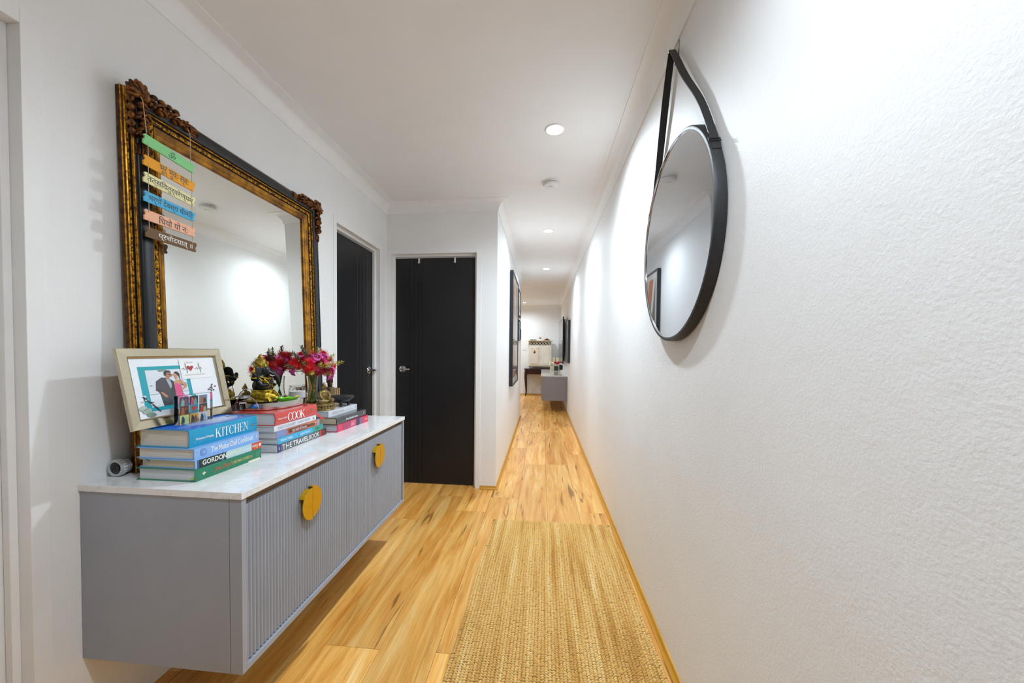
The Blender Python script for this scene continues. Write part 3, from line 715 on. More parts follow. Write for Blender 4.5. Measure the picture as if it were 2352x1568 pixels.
hk = thing('wall_hook', 'small clear adhesive hook holding the leather mirror strap', 'hook', (XR, 1.585, 2.390))
mk('adhesive_plate', B().box(-0.0025, -0.0002, -0.024, 0.026, -0.035, 0.028), MACR, hk, bevel=0.0008)
pp = [(-0.003, 0, -0.010), (-0.020, 0, -0.010), (-0.034, 0, -0.006), (-0.040, 0, 0.004), (-0.037, 0, 0.016)]
mk('hook_arm', B().tube(pp, [0.004, 0.004, 0.0038, 0.0034, 0.002], 8), MACR, hk, smooth=True)

# ------------------------------------------------------------------ framed art along the corridor wall
MGLOSS = M('glazed_art_paper', 'ffffff', 0.04)
gm_, gnt, gbs = new_mat('glazed_print'); ga = nd(gnt, 'ShaderNodeAttribute', attribute_name='Col'); gnt.links.new(ga.outputs['Color'], gbs.inputs['Base Color'])
gbs.inputs['Roughness'].default_value = 0.5; gbs.inputs['Coat Weight'].default_value = 1.0; gbs.inputs['Coat Roughness'].default_value = 0.02
MGPR = gm_
def wall_art(label, y0, y1, z0, z1, depth, fw, col, mat_w, shapes, gap=0.0, group=None):
    t = thing('framed_art', label, 'framed art', (XC+gap, (y0+y1)/2, z0), group=group)
    w, h = (y1-y0)/2, z1-z0
    b = B(); b.box(0.001, depth, -w, -w+fw, 0, h); b.box(0.001, depth, w-fw, w, 0, h); b.box(0.001, depth, -w+fw, w-fw, 0, fw); b.box(0.001, depth, -w+fw, w-fw, h-fw, h)
    mk('frame', b, M(col[0], col[1], 0.4, var=0.1), t, bevel=0.001)
    p = B(); x = depth-0.008
    # viewed from the corridor (+X side) the print's left is -Y
    org, ux, uy = (x, -w+fw, fw), (0, 1, 0), (0, 0, 1); W, H = 2*(w-fw), h-2*fw
    put_poly(p, [(0, 0), (W, 0), (W, H), (0, H)], org, ux, uy, 'f1efe8', 0)
    a = mat_w
    for k_, (cl, pts) in enumerate(shapes):
        put_poly(p, [(a+u*(W-2*a), a+v*(H-2*a)) for u, v in pts], org, ux, uy, cl, 0.0004*(k_+1))
    mk('print', p, MGPR, t)
    mk('backing_board', B().box(0.002, x-0.001, -w+fw*0.8, w-fw*0.8, fw*0.8, h-fw*0.8), M('board', '8d8779', 0.8), t)
    return t
shp = [('d9d7d0', [(0, 0), (1, 0), (1, 1), (0, 1)]), ('5f6163', [(0, 0), (0.62, 0), (0.28, 1), (0, 1)]), ('4f7c88', [(0.55, 0), (1, 0), (1, 1), (0.62, 1)]),
       ('d9713a', [(0.12, 1), (0.30, 1), (0.78, 0), (0.55, 0)]), ('efece4', [(0.0, 1), (0.10, 1), (0.45, 0), (0.36, 0)]), ('c9886c', [(0.36, 0), (0.55, 0), (0.44, 0.3)])]
wall_art('large black framed abstract print, tallest on the corridor wall', 4.58, 5.62, 0.79, 2.19, 0.040, 0.022, ('art_frame_black', '202126'), 0.07, shp, 0.004)
wall_art('black framed print hung high past the tall abstract print', 5.93, 6.53, 1.78, 2.19, 0.030, 0.018, ('art_frame_black', '202126'), 0.05, [('b9bcc0', [(0, 0), (1, 0), (1, 1), (0, 1)]), ('6c7278', [(0, 0), (1, 0), (0.6, 0.5)])])
wall_art('black framed print hung below the high print on the corridor wall', 6.05, 6.40, 1.39, 1.72, 0.030, 0.016, ('art_frame_black', '202126'), 0.03, [('8a8d8f', [(0, 0), (1, 0), (1, 1), (0, 1)]), ('d8d4c8', [(0.2, 0.2), (0.8, 0.2), (0.5, 0.8)])])
wall_art('small grey framed print last along the corridor wall', 6.44, 6.70, 1.42, 1.60, 0.028, 0.014, ('art_frame_grey', '55575b'), 0.02, [('c5c7c9', [(0, 0), (1, 0), (1, 1), (0, 1)])])

# ------------------------------------------------------------------ books
def page_mat(name, col):
    m, nt, bs = new_mat(name); mp = position(nt, (1, 1, 1)); sep = nt.nodes.new('ShaderNodeSeparateXYZ'); nt.links.new(mp.outputs[0], sep.inputs[0])
    cb = nt.nodes.new('ShaderNodeCombineXYZ'); nt.links.new(sep.outputs[2], cb.inputs[2]); 
    sx = nd(nt, 'ShaderNodeMath', operation='MULTIPLY'); nt.links.new(sep.outputs[0], sx.inputs[0]); sx.inputs[1].default_value = 0.01; nt.links.new(sx.outputs[0], cb.inputs[0])
    n = nd(nt, 'ShaderNodeTexNoise', i_Scale=900.0, i_Detail=2.0); nt.links.new(cb.outputs[0], n.inputs['Vector'])
    c = lin(col); r = ramp(nt, [(0.3, tuple(x*0.72 for x in c)), (0.6, c)]); nt.links.new(n.outputs['Fac'], r.inputs[0]); nt.links.new(r.outputs[0], bs.inputs['Base Color'])
    bs.inputs['Roughness'].default_value = 0.8
    b = nd(nt, 'ShaderNodeBump', i_Strength=0.3, i_Distance=0.0006); nt.links.new(n.outputs['Fac'], b.inputs['Height']); nt.links.new(b.outputs[0], bs.inputs['Normal']); return m
PG_W, PG_C, PG_T = page_mat('pages_white', 'e2e3e6'), page_mat('pages_cream', 'e8e0d4'), page_mat('pages_tan', 'd9c8a8')
UX, UY = (0, 1, 0), (0, 0, 1)
def book(name, label, xs, y0, L, Wd, z0, th, cover, pages, ang=0.0, hard=True, roundness=0.0, group=None, spine=None, inset=0.004, cover2=None, rough=0.25):
    """book lying flat, spine facing +X (the hall); origin at the near lower spine corner"""
    t = thing(name, label, 'book', (xs, y0, z0), ang, group)
    bt = 0.0026 if hard else 0.0010; e = inset if hard else 0.0006
    cm = M('cover_'+cover, cover, rough, var=0.04, vscale=40, coat=0.3)
    # cover: back board, spine, front board as one folded sheet
    n = 8; out = []; inn = []
    for i in range(n+1):
        v = i/n; bul = roundness*math.sin(PI*v)
        out.append((bul, v*th)); inn.append((bul-bt*1.2, bt+v*(th-2*bt)))
    poly = [(-Wd, 0)]+out+[(-Wd, th), (-Wd, th-bt)]+inn[::-1]+[(-Wd, bt)]
    b = B(); k_ = len(poly); vs = [(x, 0, z) for x, z in poly]+[(x, L, z) for x, z in poly]
    nn = n+1; fs = [(i, (i+1) % k_, k_+(i+1) % k_, k_+i) for i in range(k_)]
    # end caps as strips: boards and spine
    O = list(range(1, 1+nn)); I = list(range(3+nn+nn-1, 3+nn-1, -1))
    def cap(off):
        q = [(0, 1, I[0], k_-1), (O[-1], 1+nn, 2+nn, I[-1])]+[(O[i], O[i+1], I[i+1], I[i]) for i in range(n)]
        return [tuple(off+x for x in f) for f in q]
    b.add(vs, fs+cap(0)+cap(k_))
    mk('cover', b, cm, t, smooth=True)
    mk('page_block', B().box(-Wd+e, -bt*1.2-0.0005, e, L-e, bt, th-bt), pages, t)
    if spine:
        pr = B(); x = roundness*0.97+0.0002
        spine(pr, x, L, th)
        tag(mk('spine_print', pr, MPR, t), kind='stuff')
    return t
W_ = 'f4f6f5'
G1, G2, G3 = 'books of the stack under the silver photo frame', 'books of the stack under the silver tray', 'books of the stack under the brass Buddha'
def rect(pr, x, y0, y1, z0, z1, c, lift=0.0002): put_poly(pr, [(y0, z0), (y1, z0), (y1, z1), (y0, z1)], (x, 0, 0), UX, UY, c, lift)
def sp_green(pr, x, L, th):
    put_text(pr, "Jamie Oliver's", (x, 0.068, 0.008), UX, UY, 0.070, 0.020, 'd9614a', shear=0.25); put_text(pr, 'CHRISTMAS COOKBOOK', (x, 0.142, 0.014), UX, UY, 0.092, 0.010, 'dcc46a', bold=0.01)
    rect(pr, x, 0.024, 0.037, 0.018, 0.021, 'e6e9c8', 0.0003); put_poly(pr, [(0.029, 0.012), (0.033, 0.019), (0.030, 0.027), (0.026, 0.019)], (x, 0, 0), UX, UY, 'e6e9c8', 0.0004)
    for i in range(14):
        a, c = 2*PI*i/14, 2*PI*(i+1)/14; R, r = 0.0095, 0.0085
        put_poly(pr, [(0.262+R*math.cos(a), 0.019+R*math.sin(a)), (0.262+R*math.cos(c), 0.019+R*math.sin(c)), (0.262+r*math.cos(c), 0.019+r*math.sin(c)), (0.262+r*math.cos(a), 0.019+r*math.sin(a))], (x, 0, 0), UX, UY, '7fbf8a', 0.0003)
    put_text(pr, 'J', (x, 0.2595, 0.0145), UX, UY, 0.005, 0.009, '7fbf8a')
bk = book('cookbook', 'green cookbook, bottom of the stack under the silver photo frame', -1.0587, 1.060, 0.280, 0.203, T, 0.0385, '0f7a55', PG_W, math.radians(0.5), spine=sp_green, inset=0.006, group=G1)
mk('bookmark_tab', B().box(-0.016, -0.006, -0.003, 0.02, 0.010, 0.0115), M('lime_tab', 'a6e32a', 0.5), bk)
mk('price_sticker', B().box(-0.0004, 0.0004, 0.215, 0.272, 0.0004, 0.004), M('sticker_cream', 'efe3b4', 0.6), bk)
def sp_gordon(pr, x, L, th):
    rect(pr, x, 0.006, 0.018, 0.0005, th-0.0005, '2d5f86'); rect(pr, x, 0.012, 0.115, 0.0005, th-0.0005, '14242e', 0.0003); rect(pr, x, 0.115, 0.226, 0.0005, th-0.0005, 'b7d5da', 0.0003); rect(pr, x, 0.226, L-0.001, 0.0005, th-0.0005, 'd2461a', 0.0003)
    for i in range(9): put_poly(pr, [(0.228+random.uniform(0, .04)+d[0], 0.004+random.uniform(0, .016)+d[1]) for d in ((0, 0), (.006, .001), (.007, .004), (.002, .005))], (x, 0, 0), UX, UY, ('ee6a2c', 'b43312', 'f2a35a')[i % 3], 0.0004)
    put_text(pr, 'GORDON', (x, 0.024, 0.006), UX, UY, 0.092, 0.016, 'eef3e2', bold=0.03, lift=0.0007); put_text(pr, 'RAMSAY', (x, 0.119, 0.006), UX, UY, 0.062, 0.016, 'e3edd2', bold=0.03, lift=0.0007)
    put_text(pr, 'makes it', (x, 0.186, 0.008), UX, UY, 0.036, 0.010, 'eef3ee', lift=0.0007); put_text(pr, 'easy', (x, 0.229, 0.006), UX, UY, 0.026, 0.013, 'f6f3ea', lift=0.0007)
    put_poly(pr, [(0.266+0.005*math.cos(2*PI*i/12), 0.014+0.006*math.sin(2*PI*i/12)) for i in range(12)], (x, 0, 0), UX, UY, 'f6efe0', 0.0006)
    put_poly(pr, [(0.098, 0.0), (0.101, 0.0), (0.106, 0.013), (0.111, th), (0.108, th), (0.1, 0.012)], (x, 0, 0), UX, UY, '7f9fcd', 0.0005)
bk = book('cookbook', 'cookbook with a dark photo spine directly above the green cookbook', -1.0628, 1.064, 0.276, 0.196, T+0.0387, 0.0265, '8fb6e0', PG_T, math.radians(-0.8), spine=sp_gordon, inset=0.005, group=G1)
fl_ = B(); n = 10
for i in range(n+1):
    u = i/n; fl_.v += [(-0.196-0.026*u+0.03, -0.002-0.004*u*u, 0.0235-0.006*(1-u)**2+0.004*u), (-0.196-0.026*u+0.03, 0.16, 0.0235-0.006*(1-u)**2+0.004*u)]
    fl_.v += [(q[0], q[1], q[2]+0.0006) for q in fl_.v[-2:]]
fl_.f = [(i*4+a, i*4+4+a, i*4+4+c, i*4+c) for i in range(n) for a, c in ((0, 1), (1, 3), (3, 2), (2, 0))]; fl_.m = [0]*len(fl_.f); fl_.c = [None]*len(fl_.f)
mk('dust_jacket_flap', fl_, M('jacket_grey', '8c98a6', 0.2, coat=0.5), bk, smooth=True)
def sp_master(pr, x, L, th):
    put_text(pr, 'The MasterChef Cookbook', (x, 0.060, 0.008), UX, UY, 0.185, 0.019, W_, bold=0.022)
    for R in (0.0125, 0.009, 0.0055):
        for i in range(16):
            if R < 0.012 and i in (0, 1, 15): continue
            a, c = 2*PI*i/16, 2*PI*(i+1)/16; r = R-0.0013
            put_poly(pr, [(0.032+R*math.cos(a), 0.0165+R*math.sin(a)), (0.032+R*math.cos(c), 0.0165+R*math.sin(c)), (0.032+r*math.cos(c), 0.0165+r*math.sin(c)), (0.032+r*math.cos(a), 0.0165+r*math.sin(a))], (x, 0, 0), UX, UY, '5c79c4', 0.0003)
    rect(pr, x, 0.258, 0.266, 0.010, 0.022, 'd98a96', 0.0003)
    for z in (0.012, 0.0155, 0.019): rect(pr, x, 0.2592, 0.2648, z, z+0.0018, 'f3dfe6', 0.0005)
book('cookbook', 'pale blue cookbook between the dark spined book and the turquoise book', -1.0735, 1.072, 0.274, 0.200, T+0.0655, 0.0335, '8db8ea', PG_C, math.radians(0.5), spine=sp_master, inset=0.005, group=G1)
def sp_kitchen(pr, x, L, th):
    put_text(pr, "Women's Weekly", (x, 0.020, 0.018), UX, UY, 0.068, 0.010, W_, bold=0.03); put_serif(pr, 'KITCHEN', (x, 0.094, 0.0125), UX, UY, 0.143, 0.031, W_)
    put_poly(pr, [(0.259+0.009*math.cos(2*PI*i/14), 0.027+0.0042*math.sin(2*PI*i/14)) for i in range(14)], (x, 0, 0), UX, UY, '3c4a52', 0.0003); put_poly(pr, [(0.259+0.006*math.cos(2*PI*i/14), 0.027+0.002*math.sin(2*PI*i/14)) for i in range(14)], (x, 0, 0), UX, UY, 'b9a9a2', 0.0005)
bk = book('cookbook', 'thick turquoise cookbook on top of the stack, holding the silver photo frame', -1.0984, 1.078, 0.281, 0.186, T+0.0992, 0.0570, '0b9bc6', PG_C, math.radians(-0.4), spine=sp_kitchen, roundness=0.003, inset=0.007, group=G1)
# glossy blue cover picture on top
tp = B(); z = 0.0571
def top_poly(pts, c, lift): put_poly(tp, pts, (0, 0, z), (1, 0, 0), (0, 1, 0), c, lift)
top_poly([(-0.184, 0.002), (-0.004, 0.002), (-0.004, 0.279), (-0.184, 0.279)], '1668d8', 0.0)
top_poly([(-0.075+0.055*math.cos(2*PI*i/24), 0.165+0.095*math.sin(2*PI*i/24)) for i in range(24)], '8fa6dc', 0.0002); top_poly([(-0.07+0.035*math.cos(2*PI*i/24), 0.185+0.06*math.sin(2*PI*i/24)) for i in range(24)], 'a9bbe6', 0.0004)
for i in range(10):
    a = random.uniform(0, 2*PI); top_poly([(-0.06+0.03*math.cos(a)+d[0], 0.215+0.04*math.sin(a)+d[1]) for d in ((0, 0), (.012, .002), (.014, .009), (.003, .012))], ('f4f4f6', '5a6fb0', 'dfe6f2')[i % 3], 0.0006)
put_text(tp, 'Women\'s Weekly', (-0.048, 0.018, z), (0, 1, 0), (-1, 0, 0), 0.06, 0.014, 'dfeefa', bold=0.02)
tag(mk('cover_print', tp, MPR, bk), kind='stuff'); MPR.node_tree.nodes['Principled BSDF'].inputs['Coat Weight'].default_value = 0.15
# stack two
def sp_travel(pr, x, L, th):
    rect(pr, x, 0.0008, 0.018, 0.0006, th-0.0006, '1f2f7d'); rect(pr, x, 0.292, 0.306, 0.0006, th-0.0006, 'cf2f1d'); rect(pr, x, 0.306, L-0.001, 0.0006, th-0.0006, '4b1f1a')
    for i in range(10): put_poly(pr, [(0.308+random.uniform(0, .032)+d[0], 0.003+random.uniform(0, .02)+d[1]) for d in ((0, 0), (.006, .001), (.005, .005), (.001, .004))], (x, 0, 0), UX, UY, ('a5562f', '7b2a22', 'd0683c')[i % 3], 0.0004)
    put_text(pr, 'THE', (x, 0.026, 0.0055), UX, UY, 0.062, 0.0215, W_, bold=0.0); put_text(pr, 'TRAVEL', (x, 0.095, 0.0055), UX, UY, 0.108, 0.0215, W_, bold=0.028); put_text(pr, 'BOOK', (x, 0.208, 0.0055), UX, UY, 0.080, 0.0215, W_, bold=0.0)
    put_text(pr, 'lp', (x, 0.006, 0.008), UX, UY, 0.006, 0.016, 'e3e6f2')
book('travel_book', 'dark grey travel book at the bottom of the stack under the silver tray', -1.0419, 1.404, 0.350, 0.225, T, 0.0315, '5f5f61', PG_W, math.radians(0.6), hard=False, roundness=0.0015, spine=sp_travel, group=G2)
def sp_super(pr, x, L, th):
    rect(pr, x, 0.236, L-0.001, 0.0004, th-0.0004, '1f9c86')
    for i in range(22): put_poly(pr, [(0.238+random.uniform(0, .052)+d[0], 0.002+random.uniform(0, .017)+d[1]) for d in ((0, 0), (.005, .001), (.005, .004), (.001, .004))], (x, 0, 0), UX, UY, ('5fd3a4', '0f6f62', '8fe0c4')[i % 3], 0.0004)
    put_text(pr, "Women's Weekly", (x, 0.017, 0.006), UX, UY, 0.074, 0.012, W_, bold=0.03); put_text(pr, 'superfoods', (x, 0.142, 0.005), UX, UY, 0.072, 0.014, W_)
    put_poly(pr, [(0.127, 0.012), (0.131, 0.006), (0.134, 0.008), (0.139, 0.018), (0.133, 0.011)], (x, 0, 0), UX, UY, '1a6f96', 0.0004)
book('cookbook', 'bright sky blue cookbook directly on the dark grey travel book', -1.0450, 1.410, 0.318, 0.212, T+0.0317, 0.0240, '37aedb', PG_W, math.radians(0.2), hard=False, spine=sp_super, group=G2)
def sp_home(pr, x, L, th):
    rect(pr, x, 0.0006, 0.060, 0.0005, th-0.0005, '7f8fbc'); rect(pr, x, 0.060, 0.126, 0.0005, th-0.0005, 'b3706a'); rect(pr, x, 0.126, 0.20, 0.0005, th-0.0005, 'a6543f'); rect(pr, x, 0.20, 0.285, 0.0005, th-0.0005, 'd0764a'); rect(pr, x, 0.285, L-0.0006, 0.0005, th-0.0005, '93a6cf')
    for i in range(22): put_poly(pr, [(0.062+random.uniform(0, .21)+d[0]*1.6, 0.002+random.uniform(0, .02)+d[1]*1.3) for d in ((0, 0), (.006, .001), (.007, .004), (.002, .005))], (x, 0, 0), UX, UY, ('d9a9a0', '8e3d30', 'e08a58', 'c9867a')[i % 4], 0.0004)
    put_text(pr, 'the best of home', (x, 0.098, 0.008), UX, UY, 0.10, 0.013, 'f2e4dc', lift=0.0007)
book('home_book', 'pink and orange photo spine book between the white and sky blue books', -1.0485, 1.406, 0.300, 0.215, T+0.0559, 0.0285, 'b58a86', PG_W, math.radians(0.3), hard=False, spine=sp_home, group=G2)
def sp_lux(pr, x, L, th):
    put_text(pr, 'EASY LUXURY', (x, 0.022, 0.006), UX, UY, 0.112, 0.011, '9a9ca2'); put_text(pr, 'DARREN PALMER', (x, 0.146, 0.007), UX, UY, 0.092, 0.009, 'b3b4b8'); put_poly(pr, [(0.262, 0.006), (0.268, 0.006), (0.265, 0.014), (0.271, 0.014), (0.260, 0.015)], (x, 0, 0), UX, UY, '5b5146')
book('home_book', 'white spined decorating book directly under the red cookbook', -1.0525, 1.400, 0.283, 0.210, T+0.0846, 0.0222, 'dcdfe6', PG_W, math.radians(0.2), hard=True, spine=sp_lux, inset=0.003, group=G2)
def sp_cook(pr, x, L, th):
    put_text(pr, "Women's Weekly", (x, 0.014, 0.020), UX, UY, 0.053, 0.009, W_, bold=0.03); put_serif(pr, 'COOK', (x, 0.074, 0.007), UX, UY, 0.118, 0.034, W_, gap=-0.06)
    put_poly(pr, [(0.244+0.010*math.cos(2*PI*i/14), 0.029+0.0045*math.sin(2*PI*i/14)) for i in range(14)], (x, 0, 0), UX, UY, '6a4a4a', 0.0003); put_poly(pr, [(0.244+0.006*math.cos(2*PI*i/14), 0.029+0.002*math.sin(2*PI*i/14)) for i in range(14)], (x, 0, 0), UX, UY, 'b9a9a2', 0.0005)
ZK = T+0.1070; ZKT = ZK+0.0510
bk = book('cookbook', 'thick red cookbook carrying the silver tray', -1.0530, 1.404, 0.285, 0.190, ZK, 0.0510, 'd2453f', PG_W, math.radians(0.6), spine=sp_cook, roundness=0.004, inset=0.006, group=G2)
rb = B(); pth = [(-0.012, 0.283, 0.014), (-0.006, 0.292, 0.004), (0.004, 0.300, -0.010), (0.010, 0.310, -0.022), (0.016, 0.325, -0.028)]
for i, q in enumerate(pth):
    rb.v += [(q[0], q[1]-0.005, q[2]), (q[0]+0.002, q[1]+0.005, q[2]+0.002), (q[0], q[1]+0.005, q[2]+0.003), (q[0]-0.002, q[1]-0.005, q[2]+0.001)]
rb.f = [(i*4+j, i*4+(j+1) % 4, i*4+4+(j+1) % 4, i*4+4+j) for i in range(len(pth)-1) for j in range(4)]; rb.m = [0]*len(rb.f); rb.c = [None]*len(rb.f)
mk('ribbon_bookmark', rb, M('ribbon_red', 'e3261c', 0.4), bk, smooth=True)
# stack three
def sp_pink(pr, x, L, th):
    rect(pr, x, 0.05, 0.125, 0.0006, th-0.0006, 'b03a62'); rect(pr, x, 0.125, 0.178, 0.0006, th-0.0006, 'cf5576'); rect(pr, x, 0.178, 0.215, 0.0006, th-0.0006, '3b3742'); rect(pr, x, 0.215, 0.245, 0.0006, th-0.0006, '8a5a86'); rect(pr, x, 0.245, L-0.0006, 0.0006, th-0.0006, 'd8394c')
    for y in (0.13, 0.14, 0.15): rect(pr, x, y, y+0.006, 0.010, 0.024, 'e49aa8', 0.0004)
    put_poly(pr, [(0.275, 0.014), (0.283, 0.018), (0.275, 0.022)], (x, 0, 0), UX, UY, W_, 0.0004); rect(pr, x, 0.293, 0.299, 0.014, 0.024, 'f0c6cc', 0.0004)
book('hardback_book', 'pink and red spined hardback, lowest of the three under the brass Buddha', -1.0131, 1.800, 0.310, 0.235, T, 0.0375, 'd6305c', PG_W, math.radians(-2.4), spine=sp_pink, inset=0.004, group=G3)
def sp_black(pr, x, L, th):
    put_text(pr, 'House Beautiful at home', (x, 0.085, 0.012), UX, UY, 0.118, 0.010, W_, bold=0.02); put_text(pr, 'R', (x, 0.268, 0.013), UX, UY, 0.010, 0.013, 'd5d5d5')
book('hardback_book', 'black hardback with white lettering, middle of the three under the brass Buddha', -1.0150, 1.792, 0.300, 0.225, T+0.0377, 0.0355, '3b3b3d', PG_T, math.radians(-1.4), spine=sp_black, roundness=0.005, inset=0.004, group=G3)
def sp_four(pr, x, L, th): put_text(pr, 'FOUR KITCHENS', (x, 0.030, 0.008), UX, UY, 0.118, 0.013, 'b9bcc3'); put_text(pr, 'Colin Fassnidge', (x, 0.165, 0.010), UX, UY, 0.075, 0.006, 'c3c6cc'); put_poly(pr, [(0.268, 0.012), (0.276, 0.012), (0.276, 0.020), (0.268, 0.020)], (x, 0, 0), UX, UY, '8d9fc0')
book('hardback_book', 'white hardback directly under the brass Buddha and black bowl', -1.0600, 1.800, 0.288, 0.225, T+0.0734, 0.0300, 'dfe2ea', PG_W, math.radians(-0.6), spine=sp_four, inset=0.003, group=G3)
Z3 = T+0.1035

# ------------------------------------------------------------------ silver photo frame
ZP = T+0.0992+0.0575
PFW, PFH = 0.388, 0.258
yaw_ = math.atan2(-(-1.2485+1.2335), 0.384)
pf = thing('photo_frame', 'silver photo frame with a couple portrait leaning on the gilt mirror', 'photo frame', (-1.2250, 1.0225, ZP+0.0032), rot=(0, -math.atan2(0.053, 0.250), math.atan2(0.0150, 0.384)))
MSIL = M('champagne_silver', 'b6ab93', 0.2, 1.0, var=0.04, vscale=8)
def pband(prof, mat, name):
    b = B(); k_ = len(prof)
    for cy, cz, sy, sz in ((0, 0, 1, 1), (PFW, 0, -1, 1), (PFW, PFH, -1, -1), (0, PFH, 1, -1)):
        for s, h in prof: b.v.append((h, cy+sy*s, cz+sz*s))
    for i in range(4):
        j = (i+1) % 4
        for t_ in range(k_-1): b.f.append((i*k_+t_, j*k_+t_, j*k_+t_+1, i*k_+t_+1)); b.m.append(0); b.c.append(None)
    return mk(name, b, mat, pf)
pband([(0.03, -0.0125), (0.0, -0.0125), (0.0, -0.001), (0.0015, 0.0), (0.026, -0.0015), (0.0265, -0.004)], MSIL, 'frame_moulding')
pband([(0.0265, -0.004), (0.028, -0.0035), (0.0285, -0.003), (0.032, -0.005), (0.0325, -0.0085)], MSIL, 'inner_lip')
ph = B(); a = 0.032; PW_, PH_ = PFW-2*a, PFH-2*a; og = (-0.0085, a, a)
def pp_(pts, c, l): put_poly(ph, [(u*PW_, v*PH_) for u, v in pts], og, UX, UY, c, l*0.00015)
pp_([(0, 0), (1, 0), (1, 1), (0, 1)], 'eef1f5', 0)
pp_([(.075, .10), (.645, .10), (.645, .86), (.075, .86)], '13a3b0', 1); pp_([(.145, .165), (.585, .165), (.585, .795), (.145, .795)], 'dfe5ec', 2)
pp_([(.145, .165), (.585, .165), (.585, .38), (.145, .38)], 'e6eaf0', 3); pp_([(.145, .375), (.585, .375), (.585, .383), (.145, .383)], '8f969c', 4)
pp_([(.50, .50), (.585, .50), (.585, .53), (.53, .56)], 'a9bac6', 4); pp_([(.15, .52), (.20, .52), (.18, .545)], '8ea39a', 4)
# man in a charcoal suit
pp_([(.27, .165), (.42, .165), (.425, .42), (.25, .42)], '454a50', 5); pp_([(.215, .44), (.235, .60), (.30, .66), (.375, .64), (.425, .58), (.42, .36), (.26, .36), (.24, .42)], '4d484d', 6)
pp_([(.345, .63), (.385, .62), (.405, .50), (.375, .45)], 'a9b4bd', 7); pp_([(.405, .60), (.425, .57), (.42, .38), (.385, .38)], '3b373c', 8)
pp_([(.225, .46), (.25, .40), (.30, .33), (.315, .29), (.335, .30), (.32, .36), (.27, .45)], '423e44', 8); pp_([(.255, .41), (.285, .40), (.33, .33), (.325, .30), (.30, .31)], 'c98a63', 9)
pp_([(.345, .63), (.355, .70), (.36, .74), (.41, .74), (.415, .70), (.425, .685), (.41, .66), (.39, .65), (.375, .63)], 'b97c5a', 9); pp_([(.335, .68), (.335, .75), (.36, .785), (.405, .77), (.415, .74), (.36, .735), (.355, .69)], '2a2728', 10)
pp_([(.372, .715), (.418, .705), (.416, .688), (.385, .695)], '3a2020', 11)
# woman in a pink dress
pp_([(.415, .165), (.415, .30), (.43, .38), (.50, .38), (.545, .27), (.585, .20), (.585, .165)], 'ec5f92', 6); pp_([(.425, .37), (.425, .52), (.455, .545), (.475, .52), (.505, .535), (.51, .37)], 'e8588c', 8)
for q in (.45, .49, .53): pp_([(q, .17), (q+.012, .17), (q-.01, .34), (q-.015, .34)], 'f6a9c8', 9)
pp_([(.425, .52), (.43, .575), (.465, .60), (.50, .59), (.515, .53), (.475, .51), (.455, .545)], 'd39b74', 9); pp_([(.455, .60), (.445, .66), (.43, .70), (.45, .73), (.475, .73), (.48, .62)], 'd39b74', 10)
pp_([(.45, .72), (.46, .75), (.49, .745), (.51, .70), (.505, .62), (.515, .50), (.53, .48), (.515, .57), (.495, .66), (.475, .70)], '2b2322', 11); pp_([(.50, .59), (.52, .59), (.575, .48), (.565, .45), (.50, .40), (.49, .43), (.545, .47), (.505, .53)], 'd39b74', 12)
pp_([(.365, .80), (.30, .805), (.27, .785), (.29, .76), (.34, .765)], '7f9a84', 7)
# card
pp_([(.53, .60), (.93, .60), (.93, .97), (.53, .97)], 'f4f4f3', 12); pp_([(.655, .74), (.70, .815), (.69, .845), (.665, .84), (.655, .825), (.645, .84), (.62, .845), (.61, .815)], 'b5302c', 13)
def trace(pts):
    for (x0_, y0_), (x1_, y1_) in zip(pts[:-1], pts[1:]):
        d = Vector((x1_-x0_, (y1_-y0_)*0.6)); n_ = Vector((-d.y, d.x)).normalized()*0.0022
        pp_([(x0_+n_.x, y0_+n_.y*1.6), (x0_-n_.x, y0_-n_.y*1.6), (x1_-n_.x, y1_-n_.y*1.6), (x1_+n_.x, y1_+n_.y*1.6)], '3d3f44', 14)
for o_ in (.54, .71):
    trace([(o_, .79), (o_+.02, .79), (o_+.03, .81), (o_+.035, .77), (o_+.045, .79), (o_+.055, .79), (o_+.06, .90), (o_+.07, .70), (o_+.075, .82), (o_+.085, .78), (o_+.10, .79)])
put_text(ph, 'FOR LOVE', (og[0], a+.615*PW_, a+.895*PH_), UX, UY, 0.028, 0.005, 'b9a58e', lift=0.0022); put_text(ph, 'You will always affect my heart', (og[0], a+.57*PW_, a+.655*PH_), UX, UY, 0.085, 0.006, 'c49a72', shear=0.3, lift=0.0022)
pp_([(.63, .32), (.99, .32), (.99, .62), (.63, .62)], 'f1f3f5', 5)
# twigs and leaves
for (x, y, s, c, r) in ((.085, .12, .05, '9fb1a0', .6), (.12, .05, .05, '7f9683', -.5), (.05, .17, .045, 'b5bfb2', 1.1), (.10, .30, .02, 'e5dcd9', 0), (.085, .36, .02, 'e9dfdc', 0), (.15, .22, .022, 'e5dcd9', 0), (.21, .17, .02, 'e0d0cd', 0), (.06, .28, .018, 'd9c9c4', 0)):
    pp_([(x+s*math.cos(2*PI*i/10)*math.cos(r)-s*.8*math.sin(2*PI*i/10)*math.sin(r), y+s*math.cos(2*PI*i/10)*math.sin(r)+s*.8*math.sin(2*PI*i/10)*math.cos(r)) for i in range(10)], c, 15)
for q in ([(.07, .36), (.15, .22), (.22, .08)], [(.13, .26), (.17, .25)], [(.16, .2), (.19, .23)], [(.86, .26), (.89, .36), (.93, .40)], [(.88, .33), (.85, .37)], [(.89, .36), (.89, .44)]):
    for (x0_, y0_), (x1_, y1_) in zip(q[:-1], q[1:]): pp_([(x0_-.006, y0_-.004), (x0_+.006, y0_+.004), (x1_+.004, y1_+.004), (x1_-.004, y1_-.004)], '30252c', 16)
